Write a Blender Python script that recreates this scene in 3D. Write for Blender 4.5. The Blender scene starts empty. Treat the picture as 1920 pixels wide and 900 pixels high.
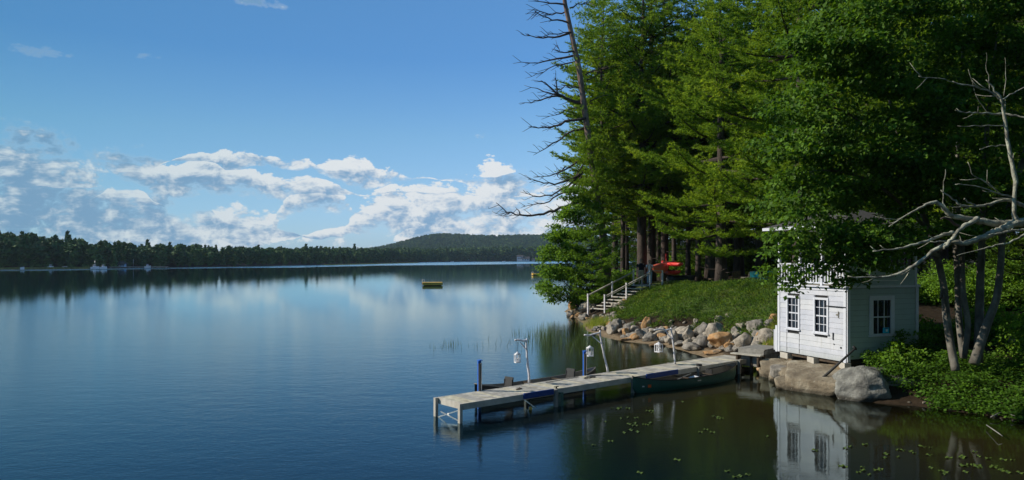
import bpy, bmesh, math, random
import numpy as np
from mathutils import Vector, Matrix, noise as mnoise
random.seed(7)
RNG = np.random.default_rng(7)
R = math.radians
SC = bpy.context.scene
COL = SC.collection

# ------------------------------------------------------------------ camera
F = 1387.0          # focal length in pixels of the 1920 wide photograph
CAMH = 4.0
cam_d = bpy.data.cameras.new('camera')
cam = bpy.data.objects.new('camera', cam_d); COL.objects.link(cam)
cam.location = (0, 0, CAMH); cam.rotation_euler = (R(90), 0, 0)
cam_d.sensor_width = 36; cam_d.lens = 36*F/1920
cam_d.shift_y = 35/1920
cam_d.clip_start = 0.1; cam_d.clip_end = 20000
SC.camera = cam
SC.render.resolution_x = 1024; SC.render.resolution_y = 480

# ------------------------------------------------------------------ light
SUN_DIR = Vector((-0.86, 0.07, 0.50)).normalized()      # towards the sun
sun_d = bpy.data.lights.new('sun', 'SUN'); sun = bpy.data.objects.new('sun', sun_d); COL.objects.link(sun)
sun.rotation_euler = SUN_DIR.to_track_quat('Z', 'Y').to_euler()
sun_d.energy = 5.0; sun_d.angle = R(0.5); sun_d.color = (1.0, 0.90, 0.76)
SKY_STRENGTH = 0.118
SC.view_settings.view_transform = 'Standard'; SC.view_settings.look = 'None'
SC.view_settings.exposure = -0.05; SC.view_settings.gamma = 1.0
SC.cycles.use_denoising = True
SC.cycles.max_bounces = 8; SC.cycles.diffuse_bounces = 3; SC.cycles.glossy_bounces = 3
SC.cycles.transmission_bounces = 4; SC.cycles.transparent_max_bounces = 12; SC.cycles.volume_bounces = 0
SC.cycles.caustics_reflective = False; SC.cycles.caustics_refractive = False
SC.cycles.sample_clamp_indirect = 6

# ------------------------------------------------------------------ world: sky and clouds, laid out by compass direction and height
world = bpy.data.worlds.new('World'); SC.world = world; world.use_nodes = True
class NT:
    """small helper for building node trees"""
    def __init__(s, tree): s.t = tree; s.n = tree.nodes; s.l = tree.links
    def new(s, kind, **kw):
        n = s.n.new(kind)
        for k, v in kw.items(): setattr(n, k, v)
        return n
    def put(s, sock, v):
        if isinstance(v, bpy.types.NodeSocket): s.l.new(v, sock)
        elif v is not None: sock.default_value = v
    def m(s, op, a, b=None, c=None, clamp=False):
        n = s.new('ShaderNodeMath', operation=op, use_clamp=clamp)
        for i, v in enumerate((a, b, c)): s.put(n.inputs[i], v)
        return n.outputs[0]
    def vm(s, op, a, b=None):
        n = s.new('ShaderNodeVectorMath', operation=op)
        s.put(n.inputs[0], a)
        if b is not None: s.put(n.inputs[1], b)
        return n.outputs['Value'] if op in ('DOT_PRODUCT', 'LENGTH') else n.outputs[0]
    def noise(s, vec, scale, detail=4, rough=0.55, lac=2.0, dim='3D', dist=0.0):
        n = s.new('ShaderNodeTexNoise', noise_dimensions=dim)
        s.put(n.inputs['Vector'], vec); n.inputs['Scale'].default_value = scale
        n.inputs['Detail'].default_value = detail; n.inputs['Roughness'].default_value = rough
        n.inputs['Lacunarity'].default_value = lac; n.inputs['Distortion'].default_value = dist
        return n.outputs[0]
    def mr(s, v, a, b, c=0.0, d=1.0, smooth=True):
        n = s.new('ShaderNodeMapRange', interpolation_type='SMOOTHSTEP' if smooth else 'LINEAR')
        s.put(n.inputs[0], v)
        for i, x in enumerate((a, b, c, d)): s.put(n.inputs[i+1], x)
        return n.outputs[0]
    def mix(s, f, a, b):
        n = s.new('ShaderNodeMix', data_type='RGBA')
        s.put(n.inputs[0], f); s.put(n.inputs[6], a); s.put(n.inputs[7], b)
        return n.outputs[2]
    def ramp(s, f, stops):
        n = s.new('ShaderNodeValToRGB'); s.put(n.inputs[0], f)
        el = n.color_ramp.elements
        while len(el) < len(stops): el.new(0.5)
        for e, (p, c) in zip(el, stops): e.position = p; e.color = (*c, 1)
        return n.outputs[0]

def skyuv(px, py):
    a = math.atan((px-960)/F); return a, math.atan((485-py)*math.cos(a)/F)

# cloud banks: (position across, top, base) along each bank, as seen in the photograph and turned into compass angle and height
BANKS = [
 ([(-900,330,331),(-400,250,330),(-60,258,330),(20,268,333),(90,292,328),(160,280,325),(215,282,325),(262,300,350),(300,308,372),(370,306,373),(440,318,374),(520,330,373),(600,342,370),(650,356,362),(700,362,362)], 1.0),
 ([(330,300,300),(350,289,304),(372,292,306),(400,284,312),(430,282,324),(470,290,312),(530,290,312),(585,293,316),(605,306,330),(640,303,346),(672,297,354),(710,308,352),(760,318,346),(790,328,338),(815,336,336)], .95),
 ([(-200,360,395),(0,362,394),(90,371,390),(112,380,384),(160,372,388),(205,352,392),(240,342,392),(275,374,392),(300,392,392),(360,425,425),(372,408,440),(405,386,452),(440,370,456),(490,386,450),(515,398,440),(540,348,398),(590,342,392),(640,366,400),(670,395,395)], 1.05),
 ([(580,440,440),(605,432,446),(640,426,448),(664,424,440),(682,376,440),(735,358,440),(790,352,440),(850,352,440),(880,334,436),(930,326,436),(985,340,440),(1050,350,448),(1200,345,450),(1500,380,450),(1900,430,450),(2400,450,452)], 1.15),
 ([(-900,470,485),(-300,410,480),(0,404,472),(90,430,468),(150,420,466),(290,408,466),(350,430,466),(450,440,472),(560,434,474),(700,445,476),(850,440,476),(1100,425,478),(1900,455,480),(2400,470,480)], .50)]
WISPS = [(50,96,38,9,.62),(122,106,22,5,.42),(272,104,18,5,.42),(485,4,75,10,.8),(925,250,30,8,.45),(965,272,22,5,.42),(272,277,14,12,.5),(110,270,70,6,.5)]
W = NT(world.node_tree)
for n in list(W.n): W.n.remove(n)
geo = W.new('ShaderNodeTexCoord').outputs['Generated']
sep = W.new('ShaderNodeSeparateXYZ'); W.put(sep.inputs[0], geo)
az = W.m('ARCTAN2', sep.outputs[0], sep.outputs[1]); el = W.m('ARCSINE', sep.outputs[2])
cmb = W.new('ShaderNodeCombineXYZ'); W.put(cmb.inputs[0], az); W.put(cmb.inputs[1], el)
uv0 = cmb.outputs[0]
wn = W.new('ShaderNodeTexNoise'); W.put(wn.inputs['Vector'], uv0); wn.inputs['Scale'].default_value = 17; wn.inputs['Detail'].default_value = 2
warp = W.vm('MULTIPLY', W.vm('SUBTRACT', wn.outputs['Color'], (.5, .5, .5)), (.075, .022, 0))
uvw = W.vm('ADD', uv0, warp)
sw = W.new('ShaderNodeSeparateXYZ'); W.put(sw.inputs[0], uvw)
AZ0, AZ1, EL1 = R(-56), R(56), 0.40
azn = W.mr(sw.outputs[0], AZ0, AZ1, smooth=False)
def curve(pts):
    n = W.new('ShaderNodeFloatCurve'); W.put(n.inputs['Value'], azn)
    cv = n.mapping.curves[0]; cv.points[0].location = pts[0]; cv.points[-1].location = pts[-1]
    for p in pts[1:-1]: cv.points.new(*p)
    for p in cv.points: p.handle_type = 'VECTOR'
    n.mapping.update(); return n.outputs[0]
best = None; bestup = None
for pts, amp in BANKS:
    cs, hs = [], []
    for px, yt, yb in pts:
        a, e0 = skyuv(px, yt); _, e1 = skyuv(px, yb)
        x = min(1, max(0, (a-AZ0)/(AZ1-AZ0)))
        cs.append((x, (e1+(e0-e1)*.32)/EL1)); hs.append((x, max(.001, (e0-e1)*.80)/.2))
    c = W.m('MULTIPLY', curve(cs), EL1); h = W.m('MULTIPLY', curve(hs), .2)
    d = W.m('DIVIDE', W.m('SUBTRACT', sw.outputs[1], c), h)
    d2 = W.m('MAXIMUM', d, W.m('MULTIPLY', d, -1.9))
    v = W.m('MULTIPLY_ADD', W.m('MULTIPLY', d2, d2), -0.9, amp)
    if best is None: best, upv = v, d
    else:
        sel = W.m('GREATER_THAN', v, best)
        upv = W.m('ADD', W.m('MULTIPLY', upv, W.m('SUBTRACT', 1.0, sel)), W.m('MULTIPLY', d, sel))
        best = W.m('MAXIMUM', best, v)
for (px, py, rx, ry, amp) in WISPS:
    a, e = skyuv(px, py)
    d = W.vm('MULTIPLY', W.vm('SUBTRACT', uvw, (a, e, 0)), (F/rx/1.25, F/ry/1.5, 0))
    v = W.m('MULTIPLY_ADD', W.vm('DOT_PRODUCT', d, d), -0.85, amp-.22)
    upv = W.m('MULTIPLY', upv, W.m('LESS_THAN', v, best)); upv = W.m('SUBTRACT', upv, W.m('GREATER_THAN', v, best))
    best = W.m('MAXIMUM', best, v)
best = W.m('MAXIMUM', best, -1.5)
def puffs(shift):
    p3 = W.vm('MULTIPLY', W.vm('ADD', uv0, (shift[0], shift[1], 0)), (1, 1.7, 0))
    n1 = W.noise(p3, 13, 7, .50, dim='2D')
    vo = W.new('ShaderNodeTexVoronoi', feature='F1', voronoi_dimensions='2D'); W.put(vo.inputs['Vector'], W.vm('ADD', p3, W.vm('MULTIPLY', warp, (.5, .8, 0))))
    vo.inputs['Scale'].default_value = 40; vo.inputs['Detail'].default_value = 2.5; vo.inputs['Roughness'].default_value = .62; vo.inputs['Lacunarity'].default_value = 2.3
    return W.m('ADD', W.m('MULTIPLY_ADD', W.m('SUBTRACT', n1, .5), 2.5, .10), W.m('MULTIPLY_ADD', vo.outputs['Distance'], -0.62, 0.22))
pf0 = puffs((0, 0)); pf1 = puffs((-0.0075, 0.0095))
f0 = W.m('ADD', best, pf0)
soft = W.mr(upv, -.2, .8, .95, .26)
alpha = W.m('MINIMUM', W.m('DIVIDE', W.m('MAXIMUM', f0, 0.0), soft), 1.0)
alpha = W.m('MULTIPLY', W.m('MULTIPLY', alpha, alpha), W.m('MULTIPLY_ADD', alpha, -2.0, 3.0))
grad = W.m('SUBTRACT', pf0, pf1)
thick = W.mr(best, -.1, 1.0)
rim = W.mr(f0, 0.25, 1.5, 1.0, 0.0)
upl = W.m('MULTIPLY_ADD', W.m('MAXIMUM', W.m('MINIMUM', upv, 1.0), -1.0), .62, .26)
azl = W.mr(az, R(-34), R(-12), -.10, .16)
lit = W.mr(W.m('ADD', W.m('ADD', W.m('MULTIPLY', grad, 1.0), W.m('MULTIPLY', rim, .30)), W.m('ADD', upl, azl)), 0.10, 1.12)
thin = W.mr(alpha, 0.0, .8, .6, 0.0)
lit = W.m('MAXIMUM', lit, thin)
# clouds stand towards the sun on the left and turn their shaded side to us there
azf = W.mr(az, R(-34), R(-8), 0.50, 1.0)
shade_c = W.mix(azf, (0.11, 0.29, 0.46, 1), (0.24, 0.43, 0.66, 1))
lit_c = W.mix(azf, (.50, .68, .75, 1), (.96, .98, .98, 1))
cloud_c = W.mix(lit, shade_c, lit_c)
sky = W.new('ShaderNodeTexSky', sky_type='NISHITA', sun_disc=False)
sky.sun_elevation = math.asin(SUN_DIR.z)
sky.sun_rotation = math.atan2(SUN_DIR.x, SUN_DIR.y)
sky.air_density = 1.0; sky.dust_density = 0.6; sky.ozone_density = 2.0; sky.altitude = 100
tint = W.ramp(W.m('DIVIDE', el, R(30)), [(0.0, (.36, .47, .74)), (.17, (.36, .44, .54)), (.31, (.33, .44, .50)), (.50, (.235, .39, .50)), (.9, (.30, .47, .53))])
skyc = W.vm('MULTIPLY', W.vm('MULTIPLY', sky.outputs[0], (2, 2, 2)), tint)
skyc = W.vm('MULTIPLY', skyc, W.mix(W.mr(az, R(-36), R(12), smooth=False), (.50, .71, .76, 1), (1.40, 1.45, 1.58, 1)))
bg1 = W.new('ShaderNodeBackground'); W.put(bg1.inputs[0], skyc); bg1.inputs[1].default_value = SKY_STRENGTH
bg2 = W.new('ShaderNodeBackground'); W.put(bg2.inputs[0], cloud_c); bg2.inputs[1].default_value = 0.90
up = W.mr(el, 0.0, 0.02)
mx = W.new('ShaderNodeMixShader'); W.put(mx.inputs[0], W.m('MULTIPLY', W.m('MULTIPLY', alpha, .93), up))
W.l.new(bg1.outputs[0], mx.inputs[1]); W.l.new(bg2.outputs[0], mx.inputs[2])
wo = W.new('ShaderNodeOutputWorld'); W.l.new(mx.outputs[0], wo.inputs[0])
world.cycles.sampling_method = 'MANUAL'; world.cycles.sample_map_resolution = 512

# ------------------------------------------------------------------ helpers
def P(px, py, z=0.0):
    """the point at height z seen at a pixel of the photograph"""
    Y = (CAMH-z)*F/(py-485); return Vector(((px-960)*Y/F, Y, z))
def Q(px, py, Y):
    """the point at distance Y seen at a pixel of the photograph"""
    return Vector(((px-960)*Y/F, Y, CAMH-(py-485)*Y/F))

def link(name, me, mat=None, parent=None):
    o = bpy.data.objects.new(name, me); COL.objects.link(o)
    if mat is not None: me.materials.append(mat)
    if parent is not None: o.parent = parent
    return o
def tag(o, label=None, cat=None, group=None, kind=None):
    if label: o['label'] = label
    if cat: o['category'] = cat
    if group: o['group'] = group
    if kind: o['kind'] = kind
    return o
def empty(name, loc=(0, 0, 0), rz=0.0, label=None, cat=None, group=None, kind=None):
    o = bpy.data.objects.new(name, None); COL.objects.link(o)
    o.location = loc; o.rotation_euler = (0, 0, rz); o.empty_display_size = .2
    return tag(o, label, cat, group, kind)
def npmesh(name, V, Fc, smooth=False):
    """mesh from arrays: V (n,3), Fc (m,k)"""
    me = bpy.data.meshes.new(name); V = np.asarray(V, np.float32); Fc = np.asarray(Fc, np.int32)
    m, k = Fc.shape
    me.vertices.add(len(V)); me.vertices.foreach_set('co', V.ravel())
    me.loops.add(m*k); me.loops.foreach_set('vertex_index', Fc.ravel())
    me.polygons.add(m); me.polygons.foreach_set('loop_start', np.arange(0, m*k, k, dtype=np.int32))
    me.polygons.foreach_set('loop_total', np.full(m, k, np.int32))
    if smooth: me.polygons.foreach_set('use_smooth', np.ones(m, bool))
    me.update(calc_edges=True)
    return me
def copy_tree(o, parent=None):
    c = o.copy(); COL.objects.link(c)
    if parent is not None: c.parent = parent
    for ch in [x for x in bpy.data.objects if x.parent == o and x is not c]: copy_tree(ch, c)
    return c

class MB:
    """collects polygons for one mesh"""
    def __init__(s): s.v = []; s.f = []; s.sm = []
    def add(s, vs, fs, smooth=False):
        b = len(s.v); s.v += [tuple(v) for v in vs]; s.f += [tuple(i+b for i in f) for f in fs]; s.sm += [smooth]*len(fs)
        return s
    def box(s, c, d, rz=0.0, M=None):
        x, y, z = d[0]/2, d[1]/2, d[2]/2
        vs = [Vector((i*x, j*y, k*z)) for k in (-1, 1) for i, j in ((-1, -1), (1, -1), (1, 1), (-1, 1))]
        mat = Matrix.Translation(c) @ (M if M is not None else Matrix.Rotation(rz, 4, 'Z'))
        return s.add([mat @ v for v in vs], [(3, 2, 1, 0), (4, 5, 6, 7), (0, 1, 5, 4), (1, 2, 6, 5), (2, 3, 7, 6), (3, 0, 4, 7)])
    def beam(s, a, b, w, h, up=(0, 0, 1)):
        a, b = Vector(a), Vector(b); d = (b-a); L = d.length; d.normalize()
        side = d.cross(Vector(up)).normalized(); u = side.cross(d)
        M = Matrix((side, d, u)).transposed().to_4x4()
        return s.box((a+b)/2, (w, L, h), M=M)
    def prism(s, pts, z0, z1):
        n = len(pts); vs = [(p[0], p[1], z0) for p in pts]+[(p[0], p[1], z1) for p in pts]
        return s.add(vs, [tuple(range(n))[::-1], tuple(range(n, 2*n))]+[(i, (i+1) % n, (i+1) % n+n, i+n) for i in range(n)])
    def tube(s, pts, rad, n=8, cap=True, squash=1.0):
        pts = [Vector(p) for p in pts]
        if not hasattr(rad, '__len__'): rad = [rad]*len(pts)
        vs = []; fs = []; ref = None
        for i, p in enumerate(pts):
            t = (pts[min(i+1, len(pts)-1)]-pts[max(i-1, 0)])
            if t.length < 1e-9: t = Vector((0, 0, 1))
            t.normalize()
            if ref is None: ref = t.orthogonal().normalized()
            ref = (ref - t*ref.dot(t))
            if ref.length < 1e-6: ref = t.orthogonal()
            ref.normalize(); bi = t.cross(ref)
            for k in range(n):
                a = 2*math.pi*k/n; vs.append(p+(ref*math.cos(a)+bi*math.sin(a)*squash)*rad[i])
        for i in range(len(pts)-1):
            for k in range(n):
                a, b = i*n+k, i*n+(k+1) % n; fs.append((a, b, b+n, a+n))
        if cap: fs.append(tuple(range(n))[::-1]); fs.append(tuple(range((len(pts)-1)*n, len(pts)*n)))
        return s.add(vs, fs, True)
    def lathe(s, c, prof, n=12):
        vs = []; fs = []
        for r, z in prof:
            for k in range(n): a = 2*math.pi*k/n; vs.append((c[0]+r*math.cos(a), c[1]+r*math.sin(a), c[2]+z))
        for i in range(len(prof)-1):
            for k in range(n): a, b = i*n+k, i*n+(k+1) % n; fs.append((a, b, b+n, a+n))
        fs.append(tuple(range(n))[::-1]); fs.append(tuple(range((len(prof)-1)*n, len(prof)*n)))
        return s.add(vs, fs, True)
    def sphere(s, c, r, n=12, m=8, sc=(1, 1, 1)):
        vs = []; fs = []
        for i in range(m+1):
            t = math.pi*i/m
            for k in range(n):
                a = 2*math.pi*k/n; vs.append((c[0]+r*sc[0]*math.sin(t)*math.cos(a), c[1]+r*sc[1]*math.sin(t)*math.sin(a), c[2]+r*sc[2]*math.cos(t)))
        for i in range(m):
            for k in range(n): a, b = i*n+k, i*n+(k+1) % n; fs.append((b, a, a+n, b+n))
        return s.add(vs, fs, True)
    def build(s, name, mat=None, parent=None, bevel=0.0):
        me = bpy.data.meshes.new(name); me.from_pydata(s.v, [], s.f)
        me.polygons.foreach_set('use_smooth', s.sm); me.update()
        o = link(name, me, mat, parent)
        if bevel:
            bm = bmesh.new(); bm.from_mesh(me)
            es = [e for e in bm.edges if len(e.link_faces) == 2 and e.calc_face_angle(0) > .8]
            bmesh.ops.bevel(bm, geom=es, offset=bevel, segments=1, affect='EDGES'); bm.to_mesh(me); bm.free()
        return o

# ------------------------------------------------------------------ materials
MAT = {}
def pm(name, c1, c2=None, scale=4.0, rough=0.7, bump=0.0, bscale=None, transl=0.0, metal=0.0, leafrand=0.0, spec=0.3, coord='Object', stretch=(1, 1, 1), detail=5, c3=None, bdist=.02, stain=0, wet=0):
    m = bpy.data.materials.new(name); m.use_nodes = True; T = NT(m.node_tree)
    bs = T.n['Principled BSDF']; bs.inputs['Roughness'].default_value = rough; bs.inputs['Metallic'].default_value = metal
    bs.inputs['Specular IOR Level'].default_value = spec
    tc = T.new('ShaderNodeTexCoord').outputs[coord]
    if stretch != (1, 1, 1): tc = T.vm('MULTIPLY', tc, stretch)
    col = None
    if c2 is not None:
        nz = T.noise(tc, scale, detail, .6)
        stops = [(.32, c1), (.66, c2)] if c3 is None else [(.30, c1), (.52, c2), (.70, c3)]
        col = T.ramp(nz, stops)
        if leafrand:
            rp = T.new('ShaderNodeNewGeometry').outputs['Random Per Island']
            col = T.vm('MULTIPLY', col, T.ramp(rp, [(0, (1-leafrand,)*3), (.5, (1, 1, 1)), (1, (1+leafrand*1.2, 1+leafrand, 1))]))
        if stain:      # rain streaks and green dirt low on the boards
            st = T.noise(T.vm('MULTIPLY', tc, (6, 6, .7)), 1.6, 5, .65); sz = T.new('ShaderNodeSeparateXYZ'); T.put(sz.inputs[0], tc)
            col = T.mix(T.mr(st, .52, .80, 0, .45), col, (.33, .34, .30, 1))
            col = T.mix(T.mr(T.m('ADD', sz.outputs[2], T.m('MULTIPLY', st, .5)), .60, .15, 0, .40), col, (.22, .25, .17, 1))
            pp = T.noise(tc, 14, 4, .7); col = T.mix(T.mr(pp, .66, .72, 0, .6), col, (.22, .21, .18, 1))
        if wet:        # dark lake stain near the waterline, lichen above
            gp = T.new('ShaderNodeNewGeometry').outputs['Position']; sz = T.new('ShaderNodeSeparateXYZ'); T.put(sz.inputs[0], gp)
            wn_ = T.noise(gp, 5, 4, .6)
            col = T.mix(T.mr(T.m('ADD', sz.outputs[2], T.m('MULTIPLY', wn_, .16)), .24, .13, 0, .72), col, (.045, .038, .026, 1))
            li = T.noise(gp, 9, 5, .7); col = T.mix(T.mr(li, .60, .70, 0, .55), col, (.10, .10, .075, 1))
            li2 = T.noise(T.vm('ADD', gp, (7, 3, 1)), 13, 5, .7); col = T.mix(T.mr(li2, .62, .70, 0, .5), col, (.50, .50, .43, 1))
        T.put(bs.inputs['Base Color'], col)
    else: bs.inputs['Base Color'].default_value = (*c1, 1)
    if bump:
        b = T.new('ShaderNodeBump'); b.inputs['Strength'].default_value = bump; b.inputs['Distance'].default_value = bdist
        T.put(b.inputs['Height'], T.noise(tc, bscale or scale*3, 6, .65)); T.l.new(b.outputs[0], bs.inputs['Normal'])
    if transl:
        tr = T.new('ShaderNodeBsdfTranslucent')
        if col is not None: T.put(tr.inputs[0], T.vm('MULTIPLY', col, (1.5, 1.35, .55)))
        else: tr.inputs[0].default_value = (*c1, 1)
        mx = T.new('ShaderNodeMixShader'); mx.inputs[0].default_value = transl
        T.l.new(bs.outputs[0], mx.inputs[1]); T.l.new(tr.outputs[0], mx.inputs[2])
        T.l.new(mx.outputs[0], T.n['Material Output'].inputs[0])
    MAT[name] = m; return m
pm('white_paint', (.47, .50, .57), (.55, .57, .64), 3, .55, .2, 30, stain=1, leafrand=.07)
pm('trim_paint', (.57, .60, .66), (.64, .66, .72), 5, .5)
pm('white_paint_shaded', (.33, .42, .40), (.39, .48, .45), 2, .6, stain=1)  # wall turned from the sun: its shade is mixed into this paint colour
pm('dark_gap', (.02, .02, .02))
pm('old_wood', (.27, .25, .21), (.44, .42, .37), 5, .8, .5, 18, leafrand=.22, stretch=(1, 1, 1), c3=(.56, .53, .47))
pm('pale_wood', (.42, .39, .33), (.60, .57, .50), 4, .75, .3)
pm('dark_wood', (.05, .035, .025), (.10, .075, .05), 6, .8, .4)
pm('grey_wood', (.20, .19, .17), (.32, .31, .28), 6, .8, .4)
pm('aluminium', (.55, .56, .56), (.66, .66, .65), 8, .35, metal=.8)
pm('blue_vinyl', (.008, .040, .19), (.012, .055, .24), 6, .5)
pm('blue_paint', (.02, .12, .52), (.03, .16, .60), 6, .45)
pm('bleached_wood', (.58, .56, .58), (.80, .78, .80), 12, .7, .4, 40)
pm('lantern_white', (.80, .80, .82), rough=.4)
pm('black', (.012, .012, .014), rough=.5)
pm('rubber_black', (.02, .02, .02), (.035, .035, .035), 10, .6)
pm('canoe_green', (.010, .070, .052), (.016, .095, .070), 5, .3, spec=.5)
pm('canoe_dark', (.012, .018, .020), (.02, .028, .03), 5, .35)
pm('canoe_inside', (.22, .20, .17), (.30, .27, .22), 6, .6)
pm('silver', (.55, .58, .60), rough=.3, metal=.6)
pm('orange_sticker', (.75, .12, .02))
pm('raft_wood', (.78, .46, .06), (.88, .56, .12), 2, .7)
pm('kayak_coral', (.85, .16, .11), (.90, .24, .15), 2, .35, spec=.5)
pm('kayak_red', (.66, .035, .035), (.74, .06, .05), 2, .35, spec=.5)
pm('kayak_yellow', (.80, .50, .10), rough=.4)
pm('turquoise', (.02, .42, .62), (.03, .50, .70), 5, .5)
pm('skin', (.55, .33, .24), rough=.55)
pm('cloth_black', (.015, .015, .018), rough=.9)
pm('cloth_khaki', (.38, .33, .24), rough=.9)
pm('cloth_white', (.75, .76, .78), rough=.9)
pm('cloth_denim', (.25, .38, .52), rough=.9)
pm('hair_brown', (.05, .03, .02), rough=.7)
pm('bark_pine', (.040, .030, .026), (.095, .075, .064), 5, .9, .9, 14, stretch=(1, 1, .25), bdist=.05)
pm('bark_red', (.16, .10, .07), (.30, .20, .15), 5, .9, .8, 14, stretch=(1, 1, .25), bdist=.05)
pm('bark_dead', (.12, .08, .06), (.30, .22, .18), 4, .9, .8, 12, stretch=(1, 1, .3), bdist=.04)
pm('dead_limb', (.045, .032, .028), (.12, .095, .085), 4, .9, .5, 12)
pm('bark_maple', (.07, .062, .05), (.15, .14, .12), 3, .9, .5, 12, stretch=(1, 1, .6), c3=(.28, .27, .23))
pm('bark_lichen', (.12, .11, .09), (.34, .34, .27), 7, .9, .7, 20, c3=(.55, .58, .45), bdist=.03)
pm('pine_needles', (.095, .195, .026), (.200, .335, .042), .45, .7, transl=.50, leafrand=.35, c3=(.32, .44, .055), spec=.12)
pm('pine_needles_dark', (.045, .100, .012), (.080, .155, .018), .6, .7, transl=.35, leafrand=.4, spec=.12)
pm('pine_needles_young', (.14, .28, .03), (.20, .36, .04), 1.2, .6, transl=.45, leafrand=.4)
pm('maple_leaves', (.042, .110, .012), (.078, .172, .018), .8, .6, transl=.42, leafrand=.5, spec=.2, c3=(.115, .225, .026))
pm('shrub_leaves', (.09, .20, .02), (.16, .30, .03), 1.0, .6, transl=.42, leafrand=.45, spec=.2)
pm('herb_leaves', (.055, .135, .014), (.10, .215, .024), 1.5, .6, transl=.42, leafrand=.5, spec=.2)
pm('juniper', (.055, .125, .026), (.100, .190, .040), .9, .8, transl=.35, leafrand=.5, c3=(.19, .26, .070), spec=.1)
pm('grass_blades', (.19, .27, .04), (.28, .34, .07), .5, .8, transl=.3, leafrand=.4, c3=(.42, .36, .16), spec=.1)
pm('shore_grass', (.07, .11, .03), (.12, .16, .05), .5, .8, leafrand=.3)
pm('reed_green', (.05, .10, .02), (.09, .15, .04), 2, .6, transl=.2, leafrand=.3)
pm('far_trees', (.026, .070, .020), (.055, .115, .028), .07, .8, leafrand=.35, coord='Object', c3=(.095, .165, .036))
pm('far_trees_light', (.045, .085, .025), (.06, .11, .03), .3, .8, leafrand=.3)
pm('lily_green', (.05, .09, .012), (.10, .15, .025), 6, .5)
pm('rock_grey', (.11, .10, .085), (.24, .22, .19), 3.0, .85, 1.0, 7, c3=(.36, .335, .29), bdist=.05, wet=1)
pm('rock_pale', (.22, .19, .15), (.38, .335, .27), 3.0, .85, 1.0, 7, c3=(.52, .47, .39), bdist=.05, wet=1)
pm('rock_rust', (.30, .15, .06), (.46, .27, .12), 3.0, .85, .8, 7, c3=(.46, .38, .27), bdist=.05, wet=1)
pm('rock_boulder', (.09, .09, .085), (.22, .22, .20), 2.6, .9, 1.0, 14, c3=(.40, .40, .36), bdist=.05, detail=9, wet=1)
pm('ledge_stone', (.14, .11, .075), (.24, .20, .14), 2.2, .85, 1.0, 6, c3=(.37, .33, .25), bdist=.07, wet=1)
pm('concrete', (.40, .38, .33), (.50, .47, .41), 6, .9, .5)
pm('glass_dark', (.018, .022, .032), rough=.04, spec=1.0)
pm('roof_shingle', (.05, .05, .05), (.09, .085, .08), 20, .9)
pm('porch_inside', (.28, .28, .27), (.36, .36, .34), 3, .8)
pm('rope', (.05, .05, .05), rough=.8)

# ------------------------------------------------------------------ terrain: one sheet, lake basin inside the shoreline
SH = [  # shoreline point x, y, then bank profile: distance and height of the bank's foot, distance and height of its top
 (-250, -250, 3, .8, 12, 2), (-60, -60, 3, .8, 12, 2), (0, -14, 2, .8, 9, 1.8), (14, -8, 2, .8, 9, 1.8), (19, 4, 1.5, .6, 8, 1.3), (16.5, 12, 1.5, .5, 8, 1.2), (14.2, 16.2, 1.2, .45, 8, 1.2)]
def addp(px, py, *pr):
    p = P(px, py, 0); SH.append((p.x, p.y, *pr))
for q in [(1920,792,1.2,.45,7,1.3),(1870,782,1.2,.45,6,1.2),(1800,773,1.0,.45,6,1.2),(1720,762,1.0,.5,6,1.2),(1650,757,.9,.6,6,1.2),
          (1575,744,.8,.66,6,1.3),(1520,727,.7,.70,5,1.4),(1440,703,.7,.66,5,1.9),(1400,690,1.2,.60,6,2.6),(1323,671,2.4,.85,6.6,2.95),(1269,655,2.6,.95,7.4,3.0),
          (1227,647,2.6,.95,8.0,2.95),(1173,641,2.4,.90,8.6,2.75),(1131,633,2.2,.8,9,2.5),(1101,621,2.2,.5,9,2.3),(1091,607,2.5,.5,9,2.2),
          (1072,592,1.5,.6,8,2.1),(1058,584,1.0,.6,8,2.0)]:
    addp(*q)
SH += [(4.6,60,1.5,.7,8,2.2),(7,72,2,.8,8,2.4),(12,95,2,.8,9,2.6),(22,130,2,.8,10,2.8),(50,210,2,.8,12,3),(150,420,4,1,30,4),(420,760,4,1,40,5),(520,1100,4,1,40,8),(420,1330,6,1.5,60,10)]
for q in [(1120,489.4),(1040,489.6),(960,490.0),(890,490.4),(820,491.2),(740,492.6),(700,494),(600,496.6),(450,499.5),(380,500.6),(300,501.6),(150,503.2),(0,504.5)]:
    addp(*q, 6, 1.0, 60, 3.2)
SH += [(-420,290,6,1,60,6),(-700,250,6,1,60,8),(-900,60,6,1,60,8),(-900,-300,6,1,60,8),(-500,-420,6,1,60,8)]
SHA = np.array(SH)
def shore(X, Y):
    """signed distance to the shoreline (positive on land) and the bank profile there"""
    A = SHA[:, :2]; B = np.roll(A, -1, 0); PA = SHA[:, 2:]; PB = np.roll(PA, -1, 0)
    best = np.full(X.shape, 1e18); prof = np.zeros(X.shape+(4,)); ws = np.zeros(X.shape); inside = np.zeros(X.shape, bool)
    for a, b, pa, pb in zip(A, B, PA, PB):
        d = b-a; t = np.clip(((X-a[0])*d[0]+(Y-a[1])*d[1])/(d@d), 0, 1)
        q = (X-a[0]-t*d[0])**2+(Y-a[1]-t*d[1])**2
        best = np.minimum(q, best); w = 1/(q+.4)**2; ws += w
        prof += w[..., None]*(pa+t[..., None]*(pb-pa))
        c = ((a[1] > Y) != (b[1] > Y)) & (X < (b[0]-a[0])*(Y-a[1])/(b[1]-a[1]+1e-12)+a[0]); inside ^= c
    return np.where(inside, -1, 1)*np.sqrt(best), prof/ws[..., None]
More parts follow.
